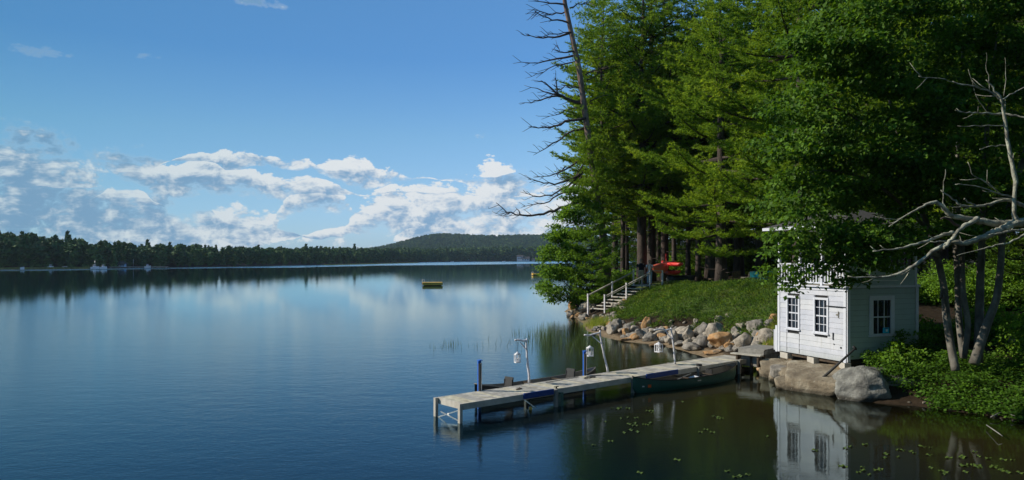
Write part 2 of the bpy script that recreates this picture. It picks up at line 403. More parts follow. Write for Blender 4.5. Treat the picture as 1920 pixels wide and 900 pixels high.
def sinnoise(X, Y):
    return (np.sin(X*1.3+Y*.7)+np.sin(X*.6-Y*1.7+2)+np.sin(X*2.9+Y*2.3+1)*.5+np.sin(X*4.1-Y*3.7)*.35)/2.85
def sstep(a, b, x): t = np.clip((x-a)/(b-a), 0, 1); return t*t*(3-2*t)
STAIR0 = Vector((5.25, 49.6, .55)); STAIRU = Vector((.775, .632, 0)).normalized(); STAIRV = Vector((STAIRU.y, -STAIRU.x, 0))
def height(X, Y):
    X = np.asarray(X, float); Y = np.asarray(Y, float)
    d, pr = shore(X, Y); d1, h1, d2, h2 = (pr[..., i] for i in range(4))
    far = np.hypot(X, Y) > 250
    land = np.where(d < .5*d1, .22*d, 0)
    t1 = np.clip(d/d1, 0, 1); z1 = h1*(t1**1.6)
    z2 = h1+(h2-h1)*(np.sin(np.clip((d-d1)/(d2-d1), 0, 1)*math.pi/2))
    land = np.where(d < d1, z1, z2)
    land = land+np.clip(d-d2, 0, 16)*.030+np.clip(d-d2-16, 0, 44)*.006+np.clip(d-d2-60, 0, 2000)*.01
    land = land+sinnoise(X*.55, Y*.55)*.05*np.clip(d/2, 0, 1)
    # far wooded hills
    hill = (50*sstep(-440, -190, X)-6*sstep(-120, 160, X)+2.5*np.sin(X*.021))*np.exp(-((Y-2150)/420)**2)
    hill = hill+4*sstep(-90, -260, X)*sstep(20, 120, d)*(Y < 700)*far
    land = land+np.where(far, hill, 0)
    lake = -np.minimum(.22*np.abs(d)**1.05, 3.5)
    return np.where(d > 0, land, lake), d
def hz(x, y): return float(height(np.array([x]), np.array([y]))[0][0])

def axis(fine0, fine1, step, lim0, lim1, g=1.13):
    a = list(np.arange(fine0, fine1, step)); s = step; x = fine1
    while x < lim1: a.append(x); s *= g; x += min(s, 60)
    a.append(lim1); s = step; x = fine0-step
    while x > lim0: a.insert(0, x); s *= g; x -= min(s, 60)
    a.insert(0, lim0); return np.array(a)
gx = axis(2.5, 19, .28, -4200, 4200); gy = axis(15, 60, .32, -3000, 6500)
GX, GY = np.meshgrid(gx, gy); GZ, GD = height(GX, GY)
nx, ny = len(gx), len(gy)
idx = np.arange(nx*ny).reshape(ny, nx)
quads = np.stack([idx[:-1, :-1], idx[:-1, 1:], idx[1:, 1:], idx[1:, :-1]], -1).reshape(-1, 4)
ground_me = npmesh('ground', np.stack([GX, GY, GZ], -1).reshape(-1, 3), quads, True)
at = ground_me.attributes.new('inland', 'FLOAT', 'POINT'); at.data.foreach_set('value', GD.ravel().astype(np.float32))
def ground_mat():
    m = bpy.data.materials.new('ground'); m.use_nodes = True; T = NT(m.node_tree); bs = T.n['Principled BSDF']
    bs.inputs['Roughness'].default_value = .95; bs.inputs['Specular IOR Level'].default_value = .15
    pos = T.new('ShaderNodeNewGeometry').outputs['Position']
    sp = T.new('ShaderNodeSeparateXYZ'); T.put(sp.inputs[0], pos)
    a = T.new('ShaderNodeAttribute', attribute_name='inland').outputs['Fac']
    n1 = T.noise(pos, .8, 6, .6); n2 = T.noise(pos, 5, 5, .6); n3 = T.noise(pos, .12, 3)
    sand = T.ramp(n2, [(.3, (.15, .105, .06)), (.7, (.30, .23, .145))])
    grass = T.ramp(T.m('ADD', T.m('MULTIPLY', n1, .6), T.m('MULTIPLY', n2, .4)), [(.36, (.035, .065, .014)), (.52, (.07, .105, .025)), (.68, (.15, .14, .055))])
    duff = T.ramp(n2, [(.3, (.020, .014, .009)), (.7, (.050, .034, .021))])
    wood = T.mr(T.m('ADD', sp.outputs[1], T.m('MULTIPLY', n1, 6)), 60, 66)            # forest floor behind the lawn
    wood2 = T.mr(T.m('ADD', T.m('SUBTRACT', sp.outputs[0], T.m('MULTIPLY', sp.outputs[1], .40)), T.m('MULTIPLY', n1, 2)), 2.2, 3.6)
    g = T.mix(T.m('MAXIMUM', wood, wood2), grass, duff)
    rightbank = T.mr(T.m('SUBTRACT', sp.outputs[1], T.m('MULTIPLY', sp.outputs[0], .5)), 15.5, 18.0)
    sand = T.mix(rightbank, duff, sand)
    sandf = T.mr(T.m('ADD', a, T.m('MULTIPLY', T.m('SUBTRACT', n1, .5), 1.2)), .55, 1.0)
    soil = T.mr(T.m('ADD', a, T.m('MULTIPLY', T.m('SUBTRACT', n1, .5), 1.0)), 2.6, 3.3)
    g = T.mix(soil, duff, g)
    c = T.mix(sandf, sand, g)
    under = T.mr(sp.outputs[2], -1.2, -.05)
    c = T.mix(under, (.035, .032, .014, 1), c)
    T.put(bs.inputs['Base Color'], c)
    b = T.new('ShaderNodeBump'); b.inputs['Strength'].default_value = .6; b.inputs['Distance'].default_value = .04
    T.put(b.inputs['Height'], T.noise(pos, 9, 6, .65)); T.l.new(b.outputs[0], bs.inputs['Normal'])
    return m
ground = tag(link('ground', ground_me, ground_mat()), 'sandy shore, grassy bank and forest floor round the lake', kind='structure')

# water surface
WZ = np.zeros_like(GX)
keep = (GD.ravel()[quads] < 3).any(1)
lake_me = npmesh('lake_water', np.stack([GX, GY, WZ], -1).reshape(-1, 3), quads[keep], True)
at = lake_me.attributes.new('depth', 'FLOAT', 'POINT'); at.data.foreach_set('value', np.clip(-GZ, 0, 5).ravel().astype(np.float32))
def water_mat():
    m = bpy.data.materials.new('lake_water'); m.use_nodes = True; T = NT(m.node_tree); T.n.remove(T.n['Principled BSDF'])
    pos = T.new('ShaderNodeNewGeometry').outputs['Position']
    sp = T.new('ShaderNodeSeparateXYZ'); T.put(sp.inputs[0], pos)
    X, Y = sp.outputs[0], sp.outputs[1]
    dep = T.new('ShaderNodeAttribute', attribute_name='depth').outputs['Fac']
    # open water is ruffled, the lee of the wooded bank is calm
    open_ = T.mr(T.m('SUBTRACT', T.m('MULTIPLY', Y, .30), X), -2.5, 6.5)
    near = T.mr(Y, 70, 22)
    # a breeze band far out
    bn = T.noise(T.vm('MULTIPLY', pos, (.004, .02, 0)), 1.0, 3)
    line = T.m('SUBTRACT', Y, T.m('MULTIPLY_ADD', X, 1.95, 545))
    band = T.mr(T.m('ADD', line, T.m('MULTIPLY', T.m('SUBTRACT', bn, .5), 160)), -12, 25)
    w1 = T.noise(T.vm('MULTIPLY', pos, (1.0, 1.6, 1)), 1.5, 4, .60, dist=.3)
    w2 = T.noise(T.vm('MULTIPLY', pos, (1.0, 1.9, 1)), 6.5, 3, .6)
    w3 = T.noise(T.vm('MULTIPLY', pos, (1.0, 2.2, 1)), .30, 2)
    amp = T.m('MULTIPLY_ADD', open_, .80, .20)
    hgt = T.m('ADD', T.m('MULTIPLY', T.m('ADD', T.m('MULTIPLY', w1, .024), T.m('MULTIPLY', w2, .0115)), amp), T.m('MULTIPLY', w3, .018))
    hgt = T.m('MULTIPLY', hgt, T.m('MULTIPLY_ADD', band, 2.0, T.m('MULTIPLY_ADD', near, .27, .06)))
    b = T.new('ShaderNodeBump'); b.inputs['Strength'].default_value = 1.0; b.inputs['Distance'].default_value = 1.0
    T.put(b.inputs['Height'], hgt)
    fr = T.new('ShaderNodeFresnel'); fr.inputs['IOR'].default_value = 1.333; T.l.new(b.outputs[0], fr.inputs['Normal'])
    gl = T.new('ShaderNodeBsdfGlossy'); T.l.new(b.outputs[0], gl.inputs['Normal'])
    T.put(gl.inputs['Roughness'], T.m('MULTIPLY_ADD', band, .17, .015)); gl.inputs['Color'].default_value = (.80, .97, 1, 1)
    tr = T.new('ShaderNodeBsdfTransparent'); tr.inputs[0].default_value = (.52, .42, .22, 1)
    df = T.new('ShaderNodeBsdfDiffuse')
    T.put(df.inputs[0], T.mix(T.mr(dep, .3, 3.0), (.030, .024, .008, 1), (.002, .010, .016, 1)))
    mx1 = T.new('ShaderNodeMixShader'); T.put(mx1.inputs[0], T.mr(dep, -.02, .75, .12, 1.0))
    T.l.new(tr.outputs[0], mx1.inputs[1]); T.l.new(df.outputs[0], mx1.inputs[2])
    mx2 = T.new('ShaderNodeMixShader'); T.l.new(fr.outputs[0], mx2.inputs[0])
    T.l.new(mx1.outputs[0], mx2.inputs[1]); T.l.new(gl.outputs[0], mx2.inputs[2])
    T.l.new(mx2.outputs[0], T.n['Material Output'].inputs[0])
    return m
tag(link('lake_water', lake_me, water_mat()), 'calm blue lake with fine ripples', kind='structure')

# ------------------------------------------------------------------ foliage
def unit(a): return a/np.maximum(np.linalg.norm(a, axis=-1, keepdims=True), 1e-9)
def leaf_quads(C, D, N, L, Wd, fold=.12):
    """one rhombic leaf per row: base point C, direction D, face normal N, length L, width Wd"""
    D = unit(D); S = unit(np.cross(D, N)); U = np.cross(S, D); L = L[:, None]; Wd = Wd[:, None]
    mid = C+D*L*.45
    V = np.stack([C, mid+S*Wd*.5+U*L*fold, C+D*L, mid-S*Wd*.5+U*L*fold], 1).reshape(-1, 3)
    return V, np.arange(len(V)).reshape(-1, 4)
def needle_tris(C, D, L, Wd, rng):
    D = unit(D); S = unit(np.cross(D, rng.normal(size=D.shape)))
    V = np.stack([C-S*Wd[:, None]*.5, C+S*Wd[:, None]*.5, C+D*L[:, None]], 1).reshape(-1, 3)
    return V, np.arange(len(V)).reshape(-1, 3)

def pine_parts(seed, H, base, Rm, dens=1.0, tuft=8, nlen=.26, nwid=.062, spacing=1.0, rise=.12, full=1.0, lean=(0, 0), trad=.36, dead_low=8, sides=9):
    """a white pine: whorls of level boughs carrying flat sprays of needle tufts"""
    rng = np.random.default_rng(seed)
    tr = MB(); n = 14
    tp = [Vector((lean[0]*(i/n)**1.3*H+.10*math.sin(i*1.1+seed)*i/n, lean[1]*(i/n)**1.3*H+.10*math.cos(i*.9+seed)*i/n, H*i/n)) for i in range(n+1)]
    tr.tube(tp, [trad*((1-i/n)**.8*.96+.04)*(1.25 if i == 0 else 1) for i in range(n+1)], sides)
    def tpos(z):
        f = min(max(z/H*n, 0), n-1e-4); i = int(f); return tp[i].lerp(tp[i+1], f-i)
    TC, TD, TW = [], [], []
    limb = tr
    z = base
    while z < H-.3:
        t = (z-base)/(H-base)
        prof = Rm*full*(math.sin(min(1, (t*1.0+.20)/.55)*math.pi/2) if t < .35 else (1-((t-.35)/.65)**1.35))+.35
        nb = 5 if t < .8 else 4; ph = rng.uniform(0, 6.28)
        for k in range(nb):
            if rng.random() < .10: continue
            a = ph+k*6.283/nb+rng.normal()*.22; L = prof*rng.uniform(.68, 1.12)
            if L < .4: continue
            zz = z+rng.normal()*.12; o = np.array(tpos(zz)); dr = np.array([math.cos(a), math.sin(a), 0])
            sl = rise+.55*t**2+rng.normal()*.05
            s = np.linspace(0, 1, 7)
            bz = sl*s*L*.5 - .10*L*np.sin(s*math.pi)*(1-t) + .10*L*s**3
            pts = o+np.outer(s*L, dr); pts[:, 2] += bz; pts[:, :2] += rng.normal(size=2)*np.outer(s**2, [1, 1])*.14*L*.4
            limb.tube([Vector(p) for p in pts], [max(.012, .020*L*(1-x*.85)) for x in s], 4, cap=False)
            # side shoots
            ns = max(5, int(L*4.2*dens)); ss = np.linspace(.22, 1.0, ns)
            for j, sj in enumerate(ss):
                p0 = np.array([np.interp(sj, s, pts[:, c]) for c in range(3)])
                sd = 1 if j % 2 else -1; ang = a+sd*(rng.uniform(.75, 1.15)*(1-.5*sj))
                ll = (.46*L*(1-sj)+.34)*rng.uniform(.6, 1.2)
                d2 = np.array([math.cos(ang), math.sin(ang), rng.normal()*.10+.12])
                m = max(2, int(ll/.15*dens))
                q = (np.arange(m)+rng.random(m))/m
                c = p0+np.outer(q*ll, d2)+rng.normal(size=(m, 3))*np.array([.08, .08, .035])
                c[:, 2] += .12*ll*q**2
                TC.append(c); TD.append(np.tile(unit(d2+np.array([0, 0, .45])), (m, 1)))
        z += spacing*rng.uniform(.8, 1.25)*(1 if t < .7 else .7)
    for k in range(dead_low):        # bare dead branches below the crown
        zz = base*rng.uniform(.35, 1.0); a = rng.uniform(0, 6.28); L = rng.uniform(.5, 1.9); o = tpos(zz)
        tr.tube([o, o+Vector((math.cos(a)*L*.5, math.sin(a)*L*.5, -.02)), o+Vector((math.cos(a+.2)*L, math.sin(a+.2)*L, .1*L))], [.03, .02, .008], 4, cap=False)
    C = np.concatenate(TC); D = np.concatenate(TD)
    C = np.repeat(C, tuft, 0); D = np.repeat(D, tuft, 0)
    D = unit(D*.6+rng.normal(size=D.shape)*np.array([.62, .62, .34])+np.array([0, 0, .12]))
    L = nlen*rng.uniform(.7, 1.25, len(C)); Wd = np.full(len(C), nwid)*rng.uniform(.8, 1.2, len(C))
    V, Fc = needle_tris(C, D, L, Wd, rng)
    return tr, npmesh('crown', V, Fc)

def pine(name, loc, seed, H, base, Rm, label, group=None, cat='tree', bark='bark_pine', needles='pine_needles', rz=0.0, **kw):
    e = empty(name, loc, rz, label, cat, group)
    tr, cm = pine_parts(seed, H, base, Rm, **kw)
    tr.build('trunk', MAT[bark], e); link('crown', cm, MAT[needles], e)
    return e

def ground_at(px, Y): x = (px-960)*Y/F; return Vector((x, Y, hz(x, Y)-.08))

# pines along the bank: (x in the photograph of the trunk foot, distance, rotation, scale, kind, label)
protos = {}
G1 = 'tall pines standing at the top of the grassy bank'
def proto(k):
    if k in protos: return copy_tree(protos[k])
    spec = {'A': dict(seed=11, H=25, base=5.6, Rm=5.8, dens=1.15, trad=.42), 'B': dict(seed=23, H=27, base=5.6, Rm=5.0, dens=1.1, trad=.34, spacing=1.1),
            'C': dict(seed=31, H=23, base=5.0, Rm=4.4, dens=1.05, trad=.24, spacing=1.0), 'D': dict(seed=47, H=20, base=2.4, Rm=6.4, dens=1.35, trad=.40, tuft=9, nlen=.22, nwid=.050, spacing=1.02),
            'F': dict(seed=61, H=25, base=7.4, Rm=3.6, dens=1.1, trad=.20, spacing=.85),
            'E': dict(seed=53, H=15, base=.9, Rm=3.4, dens=.8, trad=.15, spacing=.55)}[k]
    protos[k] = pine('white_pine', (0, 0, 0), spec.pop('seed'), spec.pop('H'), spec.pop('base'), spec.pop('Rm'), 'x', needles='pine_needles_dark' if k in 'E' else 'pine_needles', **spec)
    return protos[k]
PINES = [
 (1129, 57.0, 2.0, .98, 'F', 'slim pine just right of the half dead leaning one, boughs reaching over the water'),
 (1128, 60, 3.4, 1.0, 'F', 'pine behind the half dead leaning one'),
 (1168, 62, 1.0, .92, 'C', 'slim pine rising behind the stair rail, left of the people'),
 (1204, 58.5, 2.2, 1.02, 'A', 'thickest pine trunk, right behind the two people at the stair top'),
 (1222, 61, 4.0, 1.0, 'B', 'dark pine whose trunk stands just left of the red kayaks'),
 (1246, 59.5, 5.2, 1.0, 'B', 'dark pine trunk rising directly behind the red kayaks'),
 (1264, 66, 3.1, .95, 'C', 'slim dark pine trunk behind the right end of the kayaks'),
 (1290, 63, 0.4, .95, 'C', 'pine with a straight dark trunk right of the overturned grey boat'),
 (1309, 57, 1.9, .90, 'C', 'slim pine with a sunlit reddish trunk at the lawn edge'),
 (1332, 57.5, 2.7, 1.0, 'A', 'stout dark pine with a flared foot at the lawn edge'),
 (1353, 66, 5.9, .98, 'B', 'pine with a pale grey trunk deeper behind the lawn'),
 (1385, 60, 4.4, 1.0, 'A', 'pine with low bright boughs above the dark lawn chair'),
 (1424, 58, 3.6, 1.0, 'B', 'pine behind the turquoise lawn chairs'),
 (1352, 45.5, 0.3, .92, 'D', 'big bright green pine with broad boughs hanging over the lawn'),
 (1500, 38, 1.2, 1.0, 'D', 'broad pine behind the white boathouse, boughs reaching over its roof'),
 (1610, 40, 2.1, 1.05, 'D', 'large dark pine behind the maple, right of the boathouse roof'),
 (1760, 36, 3.0, 1.1, 'D', 'large shaded pine behind the maple stems'),
 (1960, 33, 4.9, 1.1, 'D', 'large shaded pine at the right edge of the picture')]
for px, Y, rz, sc, k, lab in PINES:
    o = proto(k); o.location = ground_at(px, Y); o.rotation_euler = (0, 0, rz); o.scale = (sc,)*3; o['label'] = lab; o['group'] = G1
    o['category'] = 'tree'
# the wood behind
rg = random.Random(5)
GW = 'dark trees in the wood behind the lawn'
k = 0
for row, (Y, n, x0, x1) in enumerate([(69, 9, 1150, 1520), (76, 11, 1100, 1560), (86, 12, 1085, 1600), (100, 12, 1080, 1650), (48, 5, 1540, 1840), (56, 6, 1540, 1900), (66, 6, 1560, 1960), (40, 4, 1790, 2100), (30, 3, 1900, 2150)]):
    for i in range(n):
        px = x0+(x1-x0)*(i+rg.uniform(.1, .9))/n; YY = Y+rg.uniform(-3, 3)
        if row < 2 and 1255 < px < 1275: continue
        p = ground_at(px, YY); d, _ = shore(np.array([p.x]), np.array([p.y]))
        if d[0] < 1.2: continue
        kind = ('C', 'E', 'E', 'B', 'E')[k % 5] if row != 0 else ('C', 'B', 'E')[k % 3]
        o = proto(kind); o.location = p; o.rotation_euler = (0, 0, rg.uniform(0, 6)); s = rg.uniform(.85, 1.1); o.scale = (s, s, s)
        tag(o, 'one of the tall dark trees deep in the wood behind the lawn and boathouse', 'tree', GW); k += 1

# pines on the photographer's own shore, out of the picture: added to keep sky light off the boathouse side wall
for i, (x, y, k_) in enumerate([(9, -9, 'A'), (17, -4, 'B'), (24, 3, 'A'), (27, 12, 'D'), (2, -12, 'D'), (22, -12, 'B'), (-6, -15, 'A'), (30, 20, 'A'), (19.5, 13, 'D'), (17, 3, 'D'), (22, 8, 'E'), (15, -3, 'E')]):
    o = proto(k_); o.location = (x, y, hz(x, y)-.1); o.rotation_euler = (0, 0, i*1.3)
    tag(o, 'one of the tall unseen pines on the near shore behind the camera', 'tree', 'pines on the near shore behind the camera')

# bright young pine beside the stair foot
pine('young_pine', ground_at(1110, 52.6), 71, 6.8, .5, 2.0, 'young bright green pine beside the foot of the wooden stairs', needles='pine_needles_young', dens=1.7, spacing=.34, trad=.07, tuft=9, nlen=.17, nwid=.028, rise=.35, dead_low=0)

# half dead pine leaning over the water
def poly(pts, Y, jit=0):
    return [Q(px, py, Y+(random.uniform(-jit, jit) if jit else 0)) for px, py in pts]
def dead_pine():
    Y = 54.2
    base = ground_at(1140, Y)
    e = empty('dead_pine', base, 0, 'tall half dead pine with bare limbs reaching left over the lake', 'tree')
    M = Matrix.Translation(-base)
    def rel(ps): return [M @ p for p in ps]
    tk = MB()
    tk.tube(rel([Q(1141, 560, Y), Q(1139, 500, Y), Q(1130, 430, Y), Q(1117, 350, Y), Q(1104, 262, Y), Q(1096, 205, Y), Q(1086, 130, Y), Q(1074, 75, Y), Q(1060, 10, Y), Q(1050, -60, Y), Q(1042, -130, Y)]),
            [.30, .27, .25, .24, .24, .22, .20, .18, .155, .12, .06], 12)
    tk.build('trunk', MAT['bark_dead'], e)
    rng = random.Random(3)
    limbs = [([(1056, 8), (1020, 4), (990, 2)], .07), ([(1060, 22), (1035, 28), (1012, 22), (1000, 18)], .06), ([(1064, 42), (1035, 38), (1008, 25), (998, 17)], .07),
             ([(1068, 62), (1040, 70), (1005, 70), (976, 63)], .09), ([(1072, 60), (1050, 64), (1020, 66)], .05), ([(1076, 96), (1050, 98), (1042, 75)], .06),
             ([(1080, 103), (1045, 110), (1010, 118), (962, 119)], .09), ([(1082, 115), (1050, 122), (1020, 135), (985, 147)], .06),
             ([(1090, 192), (1062, 185), (1040, 172), (1022, 155), (1015, 152)], .13), ([(1052, 181), (1030, 182), (1005, 188), (975, 196)], .08), ([(1045, 177), (1020, 172), (983, 160)], .07),
             ([(1046, 176), (1043, 150), (1040, 143)], .06), ([(1087, 165), (1060, 160), (1048, 168), (1040, 178)], .06),
             ([(1092, 198), (1065, 206), (1045, 215), (1022, 218)], .06), ([(1098, 222), (1070, 226), (1040, 236), (1010, 240), (991, 237)], .11), ([(1075, 226), (1050, 232), (1025, 246)], .06),
             ([(1096, 240), (1068, 248), (1045, 265), (1020, 280), (1000, 291)], .09), ([(1060, 252), (1045, 262)], .05), ([(1088, 300), (1060, 318), (1030, 330), (1000, 333)], .08), ([(1060, 312), (1045, 330), (1056, 338)], .05),
             ([(1100, 318), (1072, 335), (1040, 346), (1010, 340), (990, 336)], .10), ([(1094, 322), (1065, 350), (1035, 366), (1000, 368), (985, 360)], .10),
             ([(1092, 330), (1060, 360), (1030, 378), (1000, 384), (978, 386)], .09), ([(1100, 372), (1070, 384), (1040, 396), (1010, 402), (975, 403), (950, 398), (930, 380)], .14), ([(955, 400), (938, 404)], .05), ([(975, 401), (966, 388)], .05),
             ([(1104, 290), (1080, 330), (1050, 352)], .07), ([(1098, 140), (1112, 133), (1130, 128), (1148, 122)], .06), ([(1106, 190), (1130, 180), (1140, 160)], .05), ([(1068, 15), (1090, 8), (1110, 0)], .06),
             ([(1100, 150), (1120, 140), (1125, 118)], .05)]
    for pts, r in limbs:
        ys = [Y+rng.uniform(-.2, .2)]
        for _ in pts[1:]: ys.append(ys[-1]+rng.uniform(-.45, .3))
        P3 = [Q(a, b, y) for (a, b), y in zip(pts, ys)]
        # densify with small kinks
        out = [P3[0]]
        for a, b in zip(P3[:-1], P3[1:]):
            for t in (.33, .66, 1): out.append(a.lerp(b, t)+Vector((rng.gauss(0, .03), rng.gauss(0, .03), rng.gauss(0, .045)))*(t < 1))
        mb = MB(); n = len(out)
        mb.tube(rel(out), [r*(1-.86*i/(n-1)) for i in range(n)], 6)
        for i in range(2, n-1):          # twigs
            for _ in range(2 if n > 5 else 1):
                if rng.random() < .75:
                    p = out[i]; d = (out[i+1]-out[i-1]).normalized(); L = rng.uniform(.25, .9)
                    up = Vector((d.x*.75, rng.uniform(-.6, .6), rng.uniform(-.5, .65)))
                    q = p+up.normalized()*L; q2 = q+Vector((-.3*rng.random(), rng.uniform(-.1, .1), rng.uniform(-.1, .2)))*L
                    mb.tube(rel([p, q, q2]), [.024, .016, .008], 4)
        mb.build('limb', MAT['dead_limb'], e)
    # the few live sprays on its right side
    rr = np.random.default_rng(8); TC = []; TD = []
    for (px, py, w) in [(1100, 30, .9), (1120, 8, 1.4), (1085, 110, .6), (1112, 60, 1.0), (1100, 88, .8), (1078, 128, .5), (1115, 215, .9), (1100, 245, .7), (1095, 262, .8), (1120, 100, 1.1), (1130, 180, 1.0), (1090, 205, .5)]+[(1108+rng.uniform(-26, 22)+(py-270)*.12, py, rng.uniform(.5, 1.1)) for py in range(262, 420, 5)]:
        c = np.array(Q(px, py, Y+.4)-base); m = int(120*w)
        TC.append(c+rr.normal(size=(m, 3))*np.array([.6*w, .5, .10])); TD.append(rr.normal(size=(m, 3))+np.array([0, 0, .6]))
    TC = [t-np.array([0, .8, 0]) if i_ > 11 else t for i_, t in enumerate(TC)]
    C = np.repeat(np.concatenate(TC), 7, 0); D = unit(np.repeat(np.concatenate(TD), 7, 0)+rr.normal(size=(len(C), 3)))
    V, Fc = needle_tris(C, D, np.full(len(C), .2), np.full(len(C), .04), rr)
    link('crown', npmesh('crown', V, Fc), MAT['pine_needles'], e)
dead_pine()

# ---------------------------------------------------------------- broadleaf crowns made of leafy pads
def pads_mesh(pads, per_m2, Lf, rng, wr=.75, flat=.45, droop=.0, normal_bias=(-.5, -.2, .9)):
    """pads: list of centre, radii (rx, ry, rz); leaves gather in small sprays within each pad"""
    CC, DD, NN, LL = [], [], [], []
    for c, r in pads:
        area = math.pi*r[0]*r[1]; n = int(per_m2*area); ncl = max(6, n//11)
        u = rng.normal(size=(ncl, 3)); u = unit(u)*np.cbrt(rng.uniform(.12, 1, (ncl, 1)))
        cl = np.array(c)+u*np.array(r); cl[:, 2] -= droop*(u[:, 0]**2+u[:, 1]**2)*r[2]
        C = np.repeat(cl, 11, 0)+rng.normal(size=(ncl*11, 3))*Lf*np.array([1.15, 1.15, .5])
        out = np.repeat(u, 11, 0)*np.array([1, 1, .2])
        D = unit(out*.7+rng.normal(size=C.shape)*.7+np.array([0, 0, -.35]))
        N = unit(np.array(normal_bias)+rng.normal(size=C.shape)*flat)
        CC.append(C); DD.append(D); NN.append(N); LL.append(Lf*rng.uniform(.6, 1.25, len(C)))
    C, D, N, L = map(np.concatenate, (CC, DD, NN, LL))
    return leaf_quads(C, D, N, L, L*wr)

def shoreline_bush():
    Y = 53.5; base = Q(1082, 566, Y); base.z = hz(base.x+.4, base.y)-.05; base.x += .3
    e = empty('leafy_tree', base, 0, 'bright leafy tree overhanging the water at the tip of the point', 'tree')
    tk = MB(); rng = random.Random(4)
    tops = [(1035, 430), (1060, 400), (1030, 500), (1028, 540), (1075, 420), (1050, 470), (1080, 460), (1045, 545)]
    for (px, py) in tops:
        q = Q(px, py, Y+rng.uniform(-.8, .8))-base; m = q*.5+Vector((.25, 0, .1))
        tk.tube([Vector((0, 0, 0)), m, q], [.07, .045, .012], 6)
    tk.build('trunk', MAT['bark_maple'], e)
    rr = np.random.default_rng(5); pads = []
    for (px, py, w) in [(1072, 360, 1.1), (1058, 395, 1.2), (1040, 440, 1.2), (1062, 430, 1.6), (1035, 475, 1.3), (1060, 470, 1.7), (1030, 510, 1.3), (1055, 510, 1.7), (1025, 540, 1.1), (1045, 550, 1.3),
                        (1078, 400, 1.4), (1090, 440, 1.4), (1085, 480, 1.6), (1080, 520, 1.5), (1070, 550, 1.2), (1018, 530, .7), (1022, 480, .7), (1048, 415, .8), (1100, 380, 1.3)]:
        for j in range(3):
            pads.append((Q(px+rng.uniform(-8, 8), py+rng.uniform(-10, 10), Y+rng.uniform(-1.1, 1.1))-base, (.50*w, .50*w, .20*w)))
    V, Fc = pads_mesh(pads, 260, .17, rr, droop=.5, flat=.6)
    link('crown', npmesh('crown', V, Fc), MAT['shrub_leaves'], e)
shoreline_bush()

